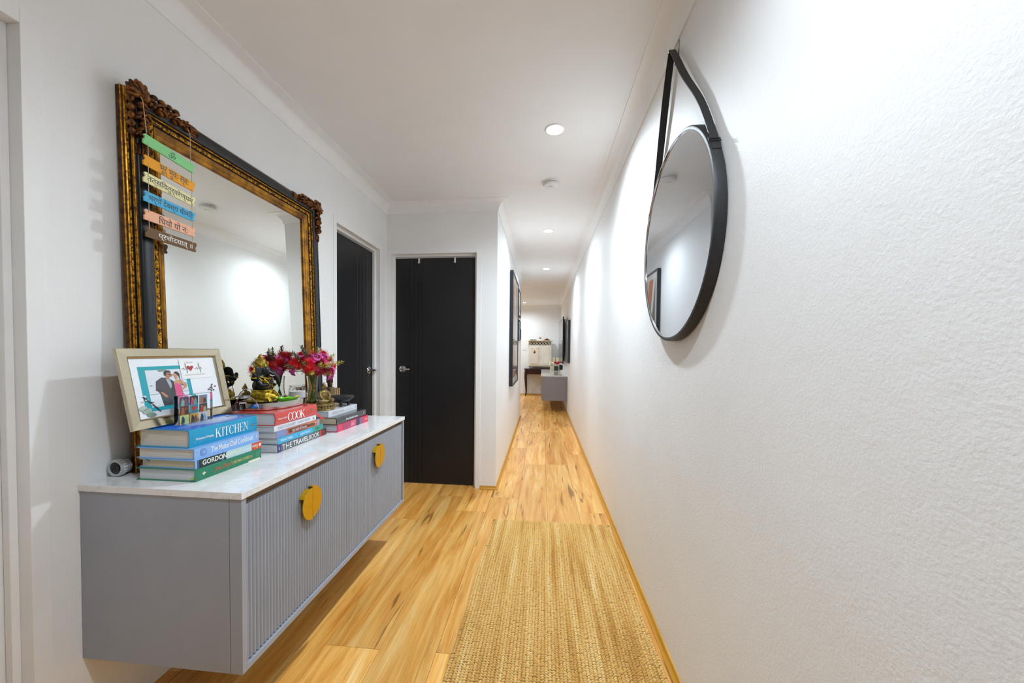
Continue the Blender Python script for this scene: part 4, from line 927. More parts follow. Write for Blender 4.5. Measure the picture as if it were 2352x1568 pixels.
for x, y in ((.87, .39), (.90, .45), (.94, .41), (.91, .34), (.84, .36)): pp_([(x+.012*math.cos(i*PI/4), y+.016*math.sin(i*PI/4)) for i in range(8)], '5d4456', 17)
MPHOTO = M('photo_gloss', 'ffffff')
tag(mk('photo_print', ph, MPR, pf), kind='stuff')
mk('backing_board', B().box(-0.0125, -0.0095, 0.02, PFW-0.02, 0.02, PFH-0.02), M('board', '8d8779', 0.8), pf)

# ------------------------------------------------------------------ acrylic photo block
ab = thing('acrylic_photo_block', 'clear acrylic block with a grid of nine photos in front of the photo frame', 'photo block', (-1.190, 1.133, ZP+0.0008))
BW, BH, BD = 0.131, 0.098, 0.018
pg = B(); og2 = (-BD-0.0006, 0.010, 0.0)
cols = [['3b4a86', '9ad0c0', '8a4a78'], ['19233a', 'd8557f', '54b7b0'], ['7fa4cf', 'c8783c', '5a2a1c'], ['7c2a12', 'cf6a1e', '3a160c'], ['17a0b8', '17a0b8', '17a0b8'], ['2a2d33', 'd8342c', 'c9b58a'], ['e3ec8f', '24261f', 'bfe0a0'], ['f0b41e', '3a2a20', '8a5a22'], ['e8eef2', '1f2733', '9fb4c4']]
tw_ = 0.0325
for r in range(3):
    for cc in range(3):
        u0, v0 = 0.006+cc*(tw_+0.0035), BH-0.006-(r+1)*tw_+(-r)*0.001-0.0
        v0 = BH-0.004-(r+1)*tw_+r*0.002
        h_ = tw_-0.003; k3 = cols[r*3+cc]; P_ = lambda pts, c, l: put_poly(pg, [(u0+x*tw_, v0+y*h_) for x, y in pts], og2, UX, UY, c, l*0.0001)
        P_([(0, 0), (1, 0), (1, 1), (0, 1)], k3[0], 0)
        if (r, cc) == (1, 1):
            P_([(.5, .22), (.8, .58), (.74, .8), (.58, .8), (.5, .68), (.42, .8), (.26, .8), (.2, .58)], 'e32017', 2)
            put_text(pg, 'YOU', (og2[0], og2[1]+u0+0.009, og2[2]+v0+0.0025), UX, UY, 0.014, 0.004, '17505e'); continue
        P_([(.1, 0), (.5, 0), (.52, .55), (.4, .75), (.2, .7)], k3[1], 2); P_([(.5, 0), (.92, 0), (.85, .5), (.7, .72), (.52, .5)], k3[2], 3)
        P_([(.3+.12*math.cos(i*PI/4), .72+.14*math.sin(i*PI/4)) for i in range(8)], 'b98262' if r < 2 else k3[1], 4); P_([(.65+.11*math.cos(i*PI/4), .66+.13*math.sin(i*PI/4)) for i in range(8)], 'a8714f' if r < 2 else k3[2], 5)
tag(mk('photo_grid', pg, MPR, ab), kind='stuff')
mk('acrylic_block', B().box(-BD, 0.0, 0.0, BW, 0.0, BH), MACR, ab, bevel=0.0012)
mk('edge_strip', B().box(-BD+0.003, -0.004, BW+0.0005, BW+0.0012, 0.05, 0.095), M('edge_pink', 'f08aa8', 0.3), ab)

# ------------------------------------------------------------------ torch lying by the wall
MTG = M('torch_grey', '5b5c5e', 0.45, var=0.08); MTL = M('torch_light_grey', 'b9babb', 0.4)
tr = thing('torch', 'grey plastic torch lying on the countertop beside the gilt mirror', 'torch', (-1.3525, 1.074, T+0.0275), rot=(0, 0, math.radians(3)))
mk('head', B().lathe([(0.0185, 0.004), (0.020, -0.004), (0.0255, -0.004), (0.027, 0.0), (0.027, 0.010), (0.0255, 0.013), (0.0235, 0.014), (0.0215, 0.032), (0.0, 0.032)], (0, 0, 0), 28, 1, close=False), MTL, tr, smooth=True)
fb = B()
for i in range(18):
    a = 2*PI*i/18; fb.box(-0.0022, 0.0022, 0.0, 0.012, 0.0255, 0.0272); fb.xf(Matrix.Rotation(a, 4, 'Y'), len(fb.v)-8)
mk('grip_ribs', fb, MWHITE, tr)
mk('reflector', B().lathe([(0.0205, -0.002), (0.010, 0.008), (0.007, 0.009), (0.0055, 0.004), (0.0, 0.003)], (0, 0, 0), 28, 1, close=False), M('torch_dark', '333436', 0.3), tr, smooth=True)
mk('barrel', B().lathe([(0.0, 0.030), (0.0215, 0.030), (0.0205, 0.037), (0.0170, 0.041), (0.0168, 0.120), (0.015, 0.126), (0.0, 0.127)], (-0.0128, 0, -0.0098), 28, 1), MTG, tr, smooth=True)

# ------------------------------------------------------------------ fused sculpture helper
def fused(prims, voxel, mat, smooth_it=4, name='body'):
    b = B()
    for p in prims:
        if p[0] == 'e': b.ell(p[1], p[2], p[3] if len(p) > 3 else None, 16, 10)
        elif p[0] == 't': b.tube(p[1], p[2], 12)
        elif p[0] == 'l': b.lathe(p[1], p[2], 24)
    me = b.mesh(name, [mat]); ob = bpy.data.objects.new(name, me); COL.objects.link(ob)
    r = ob.modifiers.new('r', 'REMESH'); r.mode = 'VOXEL'; r.voxel_size = voxel
    s = ob.modifiers.new('s', 'SMOOTH'); s.factor = 0.5; s.iterations = smooth_it
    bpy.context.view_layer.update()
    out = bpy.data.meshes.new_from_object(ob.evaluated_get(bpy.context.evaluated_depsgraph_get()))
    bpy.data.objects.remove(ob); out.name = name; out.materials.clear(); out.materials.append(mat)
    out.polygons.foreach_set('use_smooth', [True]*len(out.polygons)); return out
def arc(c, r, a0, a1, n, plane='yz'):
    out = []
    for i in range(n+1):
        a = a0+(a1-a0)*i/n; u, v = r*math.cos(a), r*math.sin(a)
        out.append((c[0], c[1]+u, c[2]+v) if plane == 'yz' else ((c[0]+u, c[1], c[2]+v) if plane == 'xz' else (c[0]+u, c[1]+v, c[2])))
    return out

# ------------------------------------------------------------------ silver tray on the red cookbook
MTRAY = M('polished_silver', 'c9cacc', 0.07, 1.0, var=0.02)
TX, TY = -1.2, 1.600
tray = thing('serving_tray', 'oval polished silver tray with wire handles on the red cookbook', 'tray', (TX, TY, ZKT+0.0003))
def oval(a, b_, n=56, e=2.5):
    out = []
    for i in range(n):
        t_ = 2*PI*i/n; c, s = math.cos(t_), math.sin(t_)
        out.append((a*math.copysign(abs(c)**(2/e), c), b_*math.copysign(abs(s)**(2/e), s)))
    return out
b = B(); rings = [(oval(0.001, 0.0015), 0.0240), (oval(0.101, 0.155), 0.0240), (oval(0.1025, 0.1565), 0.025), (oval(0.103, 0.157), 0.028), (oval(0.1055, 0.1595), 0.0300), (oval(0.1055, 0.1595), 0.0275), (oval(0.1045, 0.1585), 0.003), (oval(0.101, 0.155), 0.0), (oval(0.001, 0.0015), 0.0)]
for rg, z in rings: b.v += [(x, y, z) for x, y in rg]
for i in range(len(rings)-1):
    for j in range(56): b.f.append((i*56+j, i*56+(j+1) % 56, i*56+56+(j+1) % 56, i*56+56+j))
b.f += [tuple(range(56)), tuple((len(rings)-1)*56+j for j in range(56))[::-1]]; b.m = [0]*len(b.f); b.c = [None]*len(b.f)
mk('tray_dish', b, MTRAY, tray, smooth=True)
for sg in (-1, 1):
    y = sg*0.163
    pth = [(-0.052, y, 0.006)]+[(-0.052*math.cos(PI*i/16), y+sg*0.006*math.sin(PI*i/16), 0.012+0.050*math.sin(PI*i/16)) for i in range(17)]+[(0.052, y, 0.006)]
    mk('wire_handle', B().tube(pth, 0.0026, 8), MTRAY, tray, smooth=True)
ZT_ = ZKT+0.0246                      # tray floor

# ------------------------------------------------------------------ seated elephant-headed figurine
MBK = M('figurine_black', '15161b', 0.32, var=0.1, vscale=40); MGO = gilt('figurine_gold', '6d5414', 'e3c03c', 70, 0.34, 0.58, 0.8, 0.34, bump=0.35, bscale=260); MGO2 = gilt('figurine_antique_gold', '59491c', 'c9ab45', 80, 0.36, 0.6, 0.75, 0.4, bump=0.5, bscale=300)
gn = thing('elephant_figurine', 'black and gold seated elephant-headed figurine on the silver tray', 'figurine', (-1.235, 1.562, ZT_), rotz=math.radians(24)); gn.scale = (0.95, 0.95, 0.93)
body = [('e', (0.0, 0, 0.075), (0.036, 0.040, 0.038)), ('e', (0.012, 0, 0.068), (0.034, 0.036, 0.031)), ('e', (-0.004, 0, 0.112), (0.030, 0.043, 0.026)),
        ('e', (0.010, 0, 0.145), (0.030, 0.026, 0.028)), ('e', (0.028, 0, 0.135), (0.018, 0.018, 0.019)), ('e', (0.012, 0, 0.160), (0.022, 0.022, 0.016)),
        # upper and lower arms
        ('t', [(-0.004, -0.036, 0.114), (0.004, -0.055, 0.094), (0.018, -0.057, 0.079)], [0.0135, 0.0125, 0.0105]), ('t', [(0.018, -0.057, 0.079), (0.038, -0.050, 0.082), (0.050, -0.040, 0.092)], [0.0105, 0.0095, 0.008]),
        ('t', [(-0.004, 0.036, 0.114), (0.002, 0.057, 0.097), (0.014, 0.060, 0.079)], [0.0135, 0.0125, 0.0105]), ('t', [(0.014, 0.060, 0.079), (0.034, 0.050, 0.073), (0.044, 0.036, 0.075)], [0.0105, 0.0095, 0.009]),
        ('t', [(-0.014, -0.034, 0.116), (-0.016, -0.058, 0.110), (-0.010, -0.066, 0.122)], [0.012, 0.0105, 0.009]), ('e', (-0.008, -0.068, 0.128), (0.0085, 0.009, 0.011)),
        ('t', [(-0.014, 0.034, 0.116), (-0.016, 0.062, 0.104), (-0.008, 0.072, 0.118)], [0.012, 0.0105, 0.009]), ('e', (-0.006, 0.074, 0.125), (0.0085, 0.009, 0.012)),
        ('e', (0.052, -0.037, 0.096), (0.008, 0.009, 0.011)), ('e', (0.046, 0.032, 0.076), (0.010, 0.011, 0.008)),
        # trunk
        ('t', [(0.032, 0, 0.140), (0.052, 0.000, 0.128), (0.066, 0.002, 0.110), (0.070, 0.006, 0.094), (0.068, 0.014, 0.084), (0.064, 0.022, 0.086), (0.062, 0.025, 0.094)], [0.0155, 0.0135, 0.0112, 0.0095, 0.0085, 0.0075, 0.006])]
mk('body', fused(body, 0.0016, MBK, 5), None, gn)
for sy in (-1, 1):
    e = fused([('e', (-0.004, sy*0.038, 0.140), (0.006, 0.024, 0.027), (0, 0, sy*0.7)), ('e', (-0.010, sy*0.045, 0.126), (0.005, 0.017, 0.022), (sy*0.2, 0, sy*0.7)), ('e', (-0.009, sy*0.042, 0.108), (0.004, 0.009, 0.014), (0, 0, sy*0.7))], 0.0014, MBK, 4, 'ear')
    mk('ear', e, None, gn)
    mk('tusk', B().tube([(0.040, sy*0.014, 0.126), (0.052, sy*0.017, 0.121), (0.060, sy*0.017, 0.124)], [0.0028, 0.0024, 0.0012], 8), M('ivory', 'e9e2cf', 0.4), gn, smooth=True)
cr = B().lathe([(0.027, 0.158), (0.029, 0.161), (0.0285, 0.168), (0.0265, 0.170), (0.0275, 0.174), (0.0255, 0.186), (0.021, 0.195), (0.0215, 0.198), (0.016, 0.203), (0.0115, 0.206), (0.0125, 0.210), (0.0085, 0.215), (0.0055, 0.222), (0.0, 0.226)], (-0.002, 0, 0), 20)
for i in range(9):
    a = -1.2+2.4*i/8; cr.ell((-0.002+0.0285*math.cos(a), 0.0285*math.sin(a), 0.170), (0.003, 0.005, 0.009), (0, 0, a), 8, 5)
cr.ell((0.028, 0, 0.178), (0.004, 0.010, 0.012), None, 10, 6)
mk('crown', cr, MGO2, gn, smooth=True)
# gold dhoti: folded legs, pleats, seat cushion
legs = [('t', [(0.0, -0.030, 0.034), (0.036, -0.060, 0.030), (0.058, -0.030, 0.022)], [0.024, 0.021, 0.015]), ('t', [(0.0, 0.030, 0.034), (0.034, 0.062, 0.028), (0.058, 0.026, 0.020)], [0.024, 0.021, 0.015]), ('e', (-0.006, 0, 0.034), (0.036, 0.046, 0.028)), ('e', (0.060, -0.012, 0.018), (0.016, 0.018, 0.010))]
mk('dhoti', fused(legs, 0.0018, MGO, 4, 'dhoti'), None, gn)
for i in range(9):
    a = -0.9+1.8*i/8
    mk('pleat', B().tube([(0.020, -0.058+0.006*i*0.2, 0.046), (0.036+0.010*math.cos(a), -0.066-0.010*math.sin(a)*0.5+0.002*i, 0.026), (0.044+0.012*math.cos(a), -0.070+0.0055*i, 0.005)], [0.0022, 0.003, 0.0034], 6), MGO, gn, smooth=True)
mk('cushion', B().lathe([(0.0, 0.0), (0.060, 0.0), (0.066, 0.005), (0.064, 0.012), (0.058, 0.016), (0.0, 0.018)], (0.008, 0, 0), 28), MGO2, gn, smooth=True)
tr_ = B()      # necklaces, sash and armlets
tr_.tube([(0.030*math.cos(t_)-0.002+0.012*math.cos(t_), 0.040*math.sin(t_), 0.122-0.016*max(0, math.cos(t_))) for t_ in [2*PI*i/24 for i in range(24)]], 0.0034, 8, closed=True)
tr_.tube([(0.020+0.026*math.cos(t_), 0.036*math.sin(t_), 0.110-0.030*max(0, math.cos(t_))) for t_ in [-1.5+3.0*i/16 for i in range(17)]], 0.0026, 8)
mk('necklace', tr_, MGO, gn, smooth=True)
mk('sash', B().tube([(-0.020, -0.034, 0.118), (0.012, -0.036, 0.104), (0.038, -0.012, 0.082), (0.046, 0.016, 0.066), (0.036, 0.036, 0.052)], [0.004, 0.005, 0.005, 0.005, 0.004], 8), MGO, gn, smooth=True)
mk('belt', B().tube([(0.004+0.040*math.cos(t_), 0.042*math.sin(t_), 0.052) for t_ in [2*PI*i/24 for i in range(24)]], 0.0045, 8, closed=True), MGO, gn, smooth=True)
for c, ax in (((0.002, -0.050, 0.100), 0.0125), ((0.001, 0.052, 0.100), 0.0125), ((0.036, -0.051, 0.082), 0.0105), ((0.032, 0.051, 0.0735), 0.0105), ((-0.013, -0.063, 0.115), 0.010), ((-0.012, 0.067, 0.110), 0.010)):
    mk('armlet', B().lathe([(ax, -0.003), (ax+0.0025, -0.002), (ax+0.0025, 0.002), (ax, 0.003)], c, 16, 1 if ax > 0.0104 else 2, close=False), MGO, gn, smooth=True)
mk('lotus_axe', B().ell((-0.010, -0.070, 0.146), (0.006, 0.010, 0.009), None, 10, 6).ell((-0.010, -0.064, 0.157), (0.004, 0.006, 0.007), None, 8, 5).tube([(-0.009, -0.069, 0.124), (-0.010, -0.070, 0.146)], 0.003, 6), MGO, gn, smooth=True)

# ------------------------------------------------------------------ green leaf dish and candle on the tray
MGR = M('lime_enamel', '6cc428', 0.25, var=0.15, coat=0.6); 
ld = thing('leaf_dish', 'small lime green leaf-shaped dish on the silver tray', 'dish', (-1.128, 1.578, ZT_), rotz=math.radians(60)); ld.scale = (0.85, 0.85, 0.95)
b = B(); n = 28; secs = []
for sc, z in ((0.02, 0.0), (0.55, 0.0), (0.8, 0.006), (1.0, 0.0175), (0.97, 0.0185), (0.76, 0.008), (0.5, 0.003), (0.02, 0.003)):
    ringp = []
    for i in range(n):
        a = 2*PI*i/n; r = (0.040+0.004*math.cos(7*a))*sc; ex = 1.0+0.35*max(0, math.cos(a))**6*(sc > 0.7)
        ringp.append((r*math.cos(a)*1.15*ex, r*math.sin(a)*0.85, z+0.002*math.cos(7*a)*(sc > 0.9)))
    secs.append(ringp)
for r_ in secs: b.v += r_
b.f = [(i*n+j, i*n+(j+1) % n, i*n+n+(j+1) % n, i*n+n+j) for i in range(len(secs)-1) for j in range(n)]+[tuple(range(n)), tuple((len(secs)-1)*n+j for j in range(n))[::-1]]
b.m = [0]*len(b.f); b.c = [None]*len(b.f)
mk('dish_body', b, MGR, ld, smooth=True)
mk('painted_petals', B().lathe([(0.0, 0.004), (0.016, 0.005), (0.020, 0.010), (0.015, 0.013), (0.0, 0.0135)], (0, 0, 0), 14), M('yellow_enamel', 'e0b030', 0.35, var=0.25), ld, smooth=True)
mk('leaf_stem', B().tube([(0.045, 0.0, 0.016), (0.060, 0.003, 0.021), (0.068, 0.006, 0.020)], [0.004, 0.0035, 0.002], 8), M('yellow_enamel', 'e0b030'), ld, smooth=True)
MJAR = M('jar_glass', 'f7fafa', 0.02, var=0.0, trans=1.0, ior=1.25)
cd = thing('jar_candle', 'white candle in a clear glass jar on the silver tray', 'candle', (-1.148, 1.685, ZT_))
mk('glass_jar', B().lathe([(0.0, 0.0), (0.035, 0.0), (0.0375, 0.003), (0.0375, 0.045), (0.034, 0.050), (0.0335, 0.056), (0.0355, 0.058), (0.0355, 0.062), (0.0325, 0.062), (0.0315, 0.050), (0.035, 0.044), (0.035, 0.004), (0.0, 0.004)], (0, 0, 0), 32), MJAR, cd, smooth=True)
mk('wax', B().lathe([(0.0, 0.0045), (0.0345, 0.0045), (0.0345, 0.034), (0.0, 0.0342)], (0, 0, 0), 32), M('candle_wax', 'f6eef0', 0.5, var=0.02), cd, smooth=True)
mk('wick', B().tube([(0, 0, 0.034), (0.0005, 0, 0.042)], 0.0009, 6), MBLK, cd)

# ------------------------------------------------------------------ brass Buddha, black bowl, carved figure, wood block
MBU = gilt('aged_brass', '5a4826', 'a68c52', 60, 0.34, 0.62, 0.5, 0.45, bump=0.15, bscale=350)
bu = thing('buddha_figurine', 'brass seated Buddha on a lotus base on the white hardback', 'figurine', (-1.112, 1.853, Z3), rotz=math.radians(-12))
prim = [('e', (-0.006, 0, 0.072), (0.016, 0.022, 0.026)), ('e', (-0.006, 0, 0.090), (0.015, 0.027, 0.014)), ('t', [(-0.004, 0, 0.098), (-0.002, 0, 0.108)], [0.008, 0.008]), ('e', (-0.001, 0, 0.117), (0.0125, 0.0115, 0.0145)), ('e', (-0.003, 0, 0.130), (0.0075, 0.0075, 0.007)), ('e', (-0.003, 0, 0.138), (0.0032, 0.0032, 0.006)),
        ('t', [(-0.006, -0.024, 0.092), (0.002, -0.034, 0.074), (0.014, -0.028, 0.058), (0.022, -0.022, 0.046)], [0.0085, 0.0080, 0.0065, 0.0055]), ('t', [(-0.006, 0.024, 0.092), (0.000, 0.034, 0.074), (0.014, 0.018, 0.060), (0.020, 0.002, 0.058)], [0.0085, 0.0080, 0.0065, 0.006]),
        ('t', [(-0.004, -0.020, 0.050), (0.014, -0.042, 0.046), (0.028, -0.010, 0.046)], [0.014, 0.011, 0.008]), ('t', [(-0.004, 0.020, 0.050), (0.014, 0.042, 0.046), (0.028, 0.010, 0.046)], [0.014, 0.011, 0.008]), ('e', (0, 0, 0.046), (0.024, 0.032, 0.010)), ('e', (0.022, -0.022, 0.042), (0.004, 0.005, 0.008)), ('e', (0.0115, 0, 0.116), (0.003, 0.0025, 0.003)),
        ('e', (-0.001, -0.012, 0.114), (0.003, 0.002, 0.007)), ('e', (-0.001, 0.012, 0.114), (0.003, 0.002, 0.007))]
mk('body', fused(prim, 0.0013, MBU, 3), None, bu)
b = B(); prof = [(0.0, 0.0), (0.050, 0.0), (0.052, 0.004), (0.048, 0.010), (0.047, 0.020), (0.052, 0.026), (0.050, 0.034), (0.042, 0.037), (0.0, 0.038)]
b.lathe(prof, (0, 0, 0), 40); b.v = [(x*0.86, y*1.02, z) for x, y, z in b.v]
mk('lotus_base', b, MBU, bu, smooth=True)
for z, up in ((0.013, -1), (0.025, 1)):
    for i in range(20):
        a = 2*PI*i/20
        mk('lotus_petal', B().ell((0.049*0.86*math.cos(a), 0.049*1.02*math.sin(a), z), (0.0045, 0.0075, 0.0062), (0, 0, a), 8, 5), MBU, bu, smooth=True)
bw = thing('tripod_bowl', 'shallow black wooden bowl on three legs on the white hardback', 'bowl', (-1.108, 2.003, Z3))
MBW = M('black_wood', '232022', 0.38, var=0.2, vscale=20)
mk('bowl', B().lathe([(0.0, 0.018), (0.020, 0.018), (0.044, 0.027), (0.062, 0.040), (0.0735, 0.050), (0.0755, 0.0535), (0.072, 0.0535), (0.058, 0.043), (0.035, 0.031), (0.0, 0.026)], (0, 0, 0), 40), MBW, bw, smooth=True)
for i in range(3):
    a = math.radians(-60+120*i); c, s = math.cos(a), math.sin(a)
    mk('leg', B().tube([(0.040*c, 0.040*s, 0.030), (0.046*c, 0.046*s, 0.018), (0.048*c, 0.048*s, 0.0)], [0.010, 0.009, 0.0075], 12), MBW, bw, smooth=True)
mk('incense_holder', B().box(-0.010, 0.022, -0.006, 0.006, 0.032, 0.0345), MCHROME, bw)
cf = thing('carved_wood_figure', 'dark carved wooden figure standing behind the black tripod bowl', 'figurine', (-1.300, 2.222, T), rotz=math.radians(-20))
MCW = gilt('dark_carved_wood', '26150d', '6d4428', 60, 0.38, 0.68, 0.05, 0.5, bump=0.4, bscale=180)
prim = [('l', [(0.0, 0.0), (0.036, 0.0), (0.034, 0.02), (0.030, 0.03), (0.0, 0.03)], (0, 0, 0)), ('e', (0, 0, 0.075), (0.026, 0.030, 0.055)), ('e', (0, 0, 0.140), (0.024, 0.030, 0.035)), ('e', (0, 0, 0.172), (0.020, 0.030, 0.018)), ('e', (0.002, 0, 0.200), (0.016, 0.015, 0.020)), ('t', [(0, 0, 0.21), (0, 0, 0.27)], [0.018, 0.011]), ('t', [(0, -0.028, 0.170), (0.012, -0.040, 0.135), (0.024, -0.016, 0.125)], [0.010, 0.009, 0.007]), ('t', [(0, 0.028, 0.170), (0.012, 0.040, 0.135), (0.024, 0.016, 0.125)], [0.010, 0.009, 0.007]), ('e', (0.012, 0, 0.07), (0.018, 0.026, 0.03))]
mk('body', fused(prim, 0.0022, MCW, 3), None, cf)
fb = B()
for i in range(10):
    a = 2*PI*i/10; fb.tube([(0.017*math.cos(a), 0.017*math.sin(a), 0.212), (0.0135*math.cos(a), 0.0135*math.sin(a), 0.262)], 0.0032, 6)
tag(mk('headdress_ribs', fb, MCW, cf, smooth=True), kind='stuff')
wb = thing('wood_block', 'bundle of pale striped wooden pieces behind the black tripod bowl', 'wooden block', (-1.222, 2.148, T))
b = B(); 
for i in range(5):
    mk('wood_slice', B().box(-0.016, 0.016, -0.024+i*0.0098, -0.024+i*0.0098+(0.0068 if i % 2 == 0 else 0.0098), 0.0, 0.187-0.002*(i % 3)), M('pale_wood' if i % 2 == 0 else 'brown_wood', 'cdb183' if i % 2 == 0 else '6d4a2a', 0.6, var=0.12, stretch=(30, 30, 2)), wb, bevel=0.0008)
for i in range(5): pass

# ------------------------------------------------------------------ glass vase of bottlebrush and bougainvillea
VX, VY, VZ = -1.238, 1.948, Z3
MVG = M('vase_glass', 'f2f8f6', 0.01, var=0.0, trans=1.0, ior=1.3)
vs_ = thing('flower_vase', 'clear glass vase with a rounded base beside the brass Buddha', 'vase', (VX, VY, VZ))
prof_o = [(0.0, 0.0), (0.040, 0.0), (0.046, 0.006), (0.050, 0.020), (0.049, 0.034), (0.044, 0.046), (0.034, 0.056), (0.027, 0.068), (0.0245, 0.085), (0.0245, 0.110), (0.0265, 0.140), (0.0305, 0.168)]
prof_i = [(r-0.0022, z) for r, z in prof_o[::-1][:-2]]+[(0.040, 0.006), (0.0, 0.006)]
mk('glass', B().lathe(prof_o+prof_i, (0, 0, 0), 36), MVG, vs_, smooth=True)
mk('water', B().lathe([(0.0, 0.0065), (0.0385, 0.0065), (0.0445, 0.012), (0.0465, 0.022), (0.0455, 0.030), (0.0, 0.0302)], (0, 0, 0), 36), M('vase_water', 'c9b77a', 0.0, var=0.0, trans=1.0, ior=1.2), vs_, smooth=True)
MSTEM = M('flower_stem', '5f7a2c', 0.6, var=0.3); MLF = M('sprig_leaf', '6f8a3a', 0.55, var=0.35, vscale=60); MLF2 = M('sprig_tip', 'c9bc4c', 0.55, var=0.3, vscale=60); MLG = M('grey_leaf', '6d7560', 0.6, var=0.2)
MRED = M('bottlebrush_red', 'e01c22', 0.5, var=0.35, vscale=40); MCRI = M('bottlebrush_crimson', 'b02a40', 0.5, var=0.35, vscale=40); MPINK = M('bougainvillea_pink', 'f462b2', 0.5, var=0.3, vscale=60); MHOT = M('bougainvillea_hot', 'e82488', 0.5, var=0.3, vscale=60); MCRM = M('cream_petal', 'efe6c4', 0.5, var=0.15)
rng = random.Random(11)
def stem_path(end, n=6):
    """stem from the vase base up through the neck to end (relative to the vase)"""
    e = Vector(end); a = math.atan2(e.y, e.x)
    base = Vector((-0.022*math.cos(a), -0.022*math.sin(a), 0.014)); neck = Vector((0.017*math.cos(a), 0.017*math.sin(a), 0.171))
    return [base, base.lerp(neck, 0.5), neck, neck.lerp(e, 0.45)+Vector((0, 0, 0.012)), e]
BQ = thing('bouquet', 'bunch of red bottlebrush and pink bougainvillea standing in the glass vase', 'flowers', (VX, VY, VZ+0.0135))
def flower(name, end, kind, size=1.0, mat=None):
    p_ = stem_path(end); off = Vector((0, 0, -0.0135)); p_ = [q+off for q in p_]
    e = p_[-1]; d = (p_[-1]-p_[-2]).normalized(); u = d.orthogonal().normalized(); v = d.cross(u)
    if kind == 'brush':
        b = B(); L = 0.060*size
        for i in range(260):
            s = (i/260-0.45)*L; a = i*2.39996; rad = 0.032*size*(0.7+0.35*rng.random())
            o_ = e+d*s; di = (u*math.cos(a)+v*math.sin(a)+d*rng.uniform(0.05, 0.5)).normalized(); tip = o_+di*rad
            w = di.cross(d).normalized()*0.0011; w2 = di.cross(w).normalized()*0.0011
            k0 = len(b.v); b.v += [tuple(o_+w), tuple(o_-w*0.5+w2), tuple(o_-w*0.5-w2), tuple(tip)]
            for f in ((0, 1, 3), (1, 2, 3), (2, 0, 3)): b.f.append(tuple(k0+x for x in f)); b.m.append(0); b.c.append(None)
            if i % 3 == 0:
                k0 = len(b.v); tq = tip
                b.v += [tuple(tq+w*1.6), tuple(tq-w*1.6), tuple(tq+w2*1.6), tuple(tq-w2*1.6), tuple(tq+di*0.0022), tuple(tq-di*0.001)]
                for f in ((0, 2, 4), (2, 1, 4), (1, 3, 4), (3, 0, 4), (2, 0, 5), (1, 2, 5), (3, 1, 5), (0, 3, 5)): b.f.append(tuple(k0+x for x in f)); b.m.append(1); b.c.append(None)
        me = bpy.data.meshes.new('stamens'); me.from_pydata(b.v, [], b.f); me.materials.append(mat); me.materials.append(MLF2 if rng.random() < 0.35 else mat)
        me.polygons.foreach_set('material_index', b.m)
        t_ = tag(mk(name, me, None, BQ), kind='stuff')
        mk('core', B().tube([e-d*L*0.45, e+d*L*0.6], [0.009*size, 0.005*size], 8), mat, t_)
    elif kind == 'petal':
        t_ = mk(name, B().ell(e+d*0.004, (0.003*size, 0.003*size, 0.004*size), None, 8, 5), MCRM, BQ, smooth=True)
        n_ = 6
        for i in range(n_):
            a = 2*PI*i/n_+rng.random(); c = e+(u*math.cos(a)+v*math.sin(a))*0.013*size+d*rng.uniform(-0.006, 0.008)
            rot = (d+(u*math.cos(a)+v*math.sin(a))*rng.uniform(0.2, 0.9)).to_track_quat('Z', 'Y').to_euler()
            b = B(); m_ = 10; ctr = (0, 0, -0.003*size)
            pts = [((0.0155*size)*math.cos(2*PI*j/m_), (0.012*size)*math.sin(2*PI*j/m_), 0.004*size*math.cos(4*PI*j/m_)+0.001) for j in range(m_)]
            b.v = [ctr]+pts+[(ctr[0], ctr[1], ctr[2]-0.0006)]+[(x, y, z-0.0006) for x, y, z in pts]
            for j in range(m_):
                j2 = (j+1) % m_; b.f += [(0, 1+j, 1+j2), (m_+1, m_+2+j2, m_+2+j), (1+j, m_+2+j, m_+2+j2, 1+j2)]; b.m += [0]*3; b.c += [None]*3
            b.xf(Matrix.Translation(c) @ Euler(rot).to_matrix().to_4x4())
            mk('petal', b, mat, t_, smooth='all')
    elif kind == 'sprig':
        b = B(); st = p_[-2]
        for i in range(18):
            q = st.lerp(e, 0.25+0.75*i/17); a = i*2.4; dd = (u*math.cos(a)+v*math.sin(a)+d*1.1).normalized()
            Ln = 0.012*size*(1.15-0.5*i/17); rot = dd.to_track_quat('X', 'Z').to_euler()
            b.ell(q+dd*Ln*0.8, (Ln, 0.0034*size, 0.0012), rot, 6, 4)
        t_ = tag(mk(name, b, mat, BQ, smooth=True), kind='stuff')
    mk('stem', B().tube(p_, 0.0016, 6), MSTEM, t_, smooth=True)
    return t_
H0 = 0.165
# blooms: offsets (x toward the hall, y along the wall, z above the rim)
for x, y, z, s, mt in ((0.035, -0.085, 0.070, 1.0, MRED), (0.055, -0.055, 0.034, 1.0, MCRI), (0.060, 0.010, 0.026, 1.05, MCRI), (0.030, 0.085, 0.075, 1.05, MRED), (-0.045, -0.050, 0.070, 1.1, MRED), (-0.045, 0.030, 0.065, 1.1, MRED), (0.020, 0.055, 0.105, 1.0, MRED), (-0.030, 0.000, 0.058, 1.0, MRED), (0.050, -0.015, 0.070, 1.0, MCRI), (-0.022, 0.076, 0.058, 1.0, MRED), (0.015, -0.070, 0.040, 1.0, MRED), (0.045, 0.090, 0.045, 0.95, MRED),
                    (0.050, -0.100, 0.045, 0.9, MRED), (0.020, 0.020, 0.080, 1.1, MRED), (-0.045, -0.015, 0.095, 1.1, MRED), (-0.040, -0.090, 0.055, 1.0, MRED), (0.055, 0.050, 0.030, 1.0, MRED), (0.010, -0.035, 0.085, 1.0, MCRI), (-0.02, 0.05, 0.10, 1.0, MRED)):
    flower('bottlebrush_bloom', (x, y, H0+z), 'brush', s, mt)
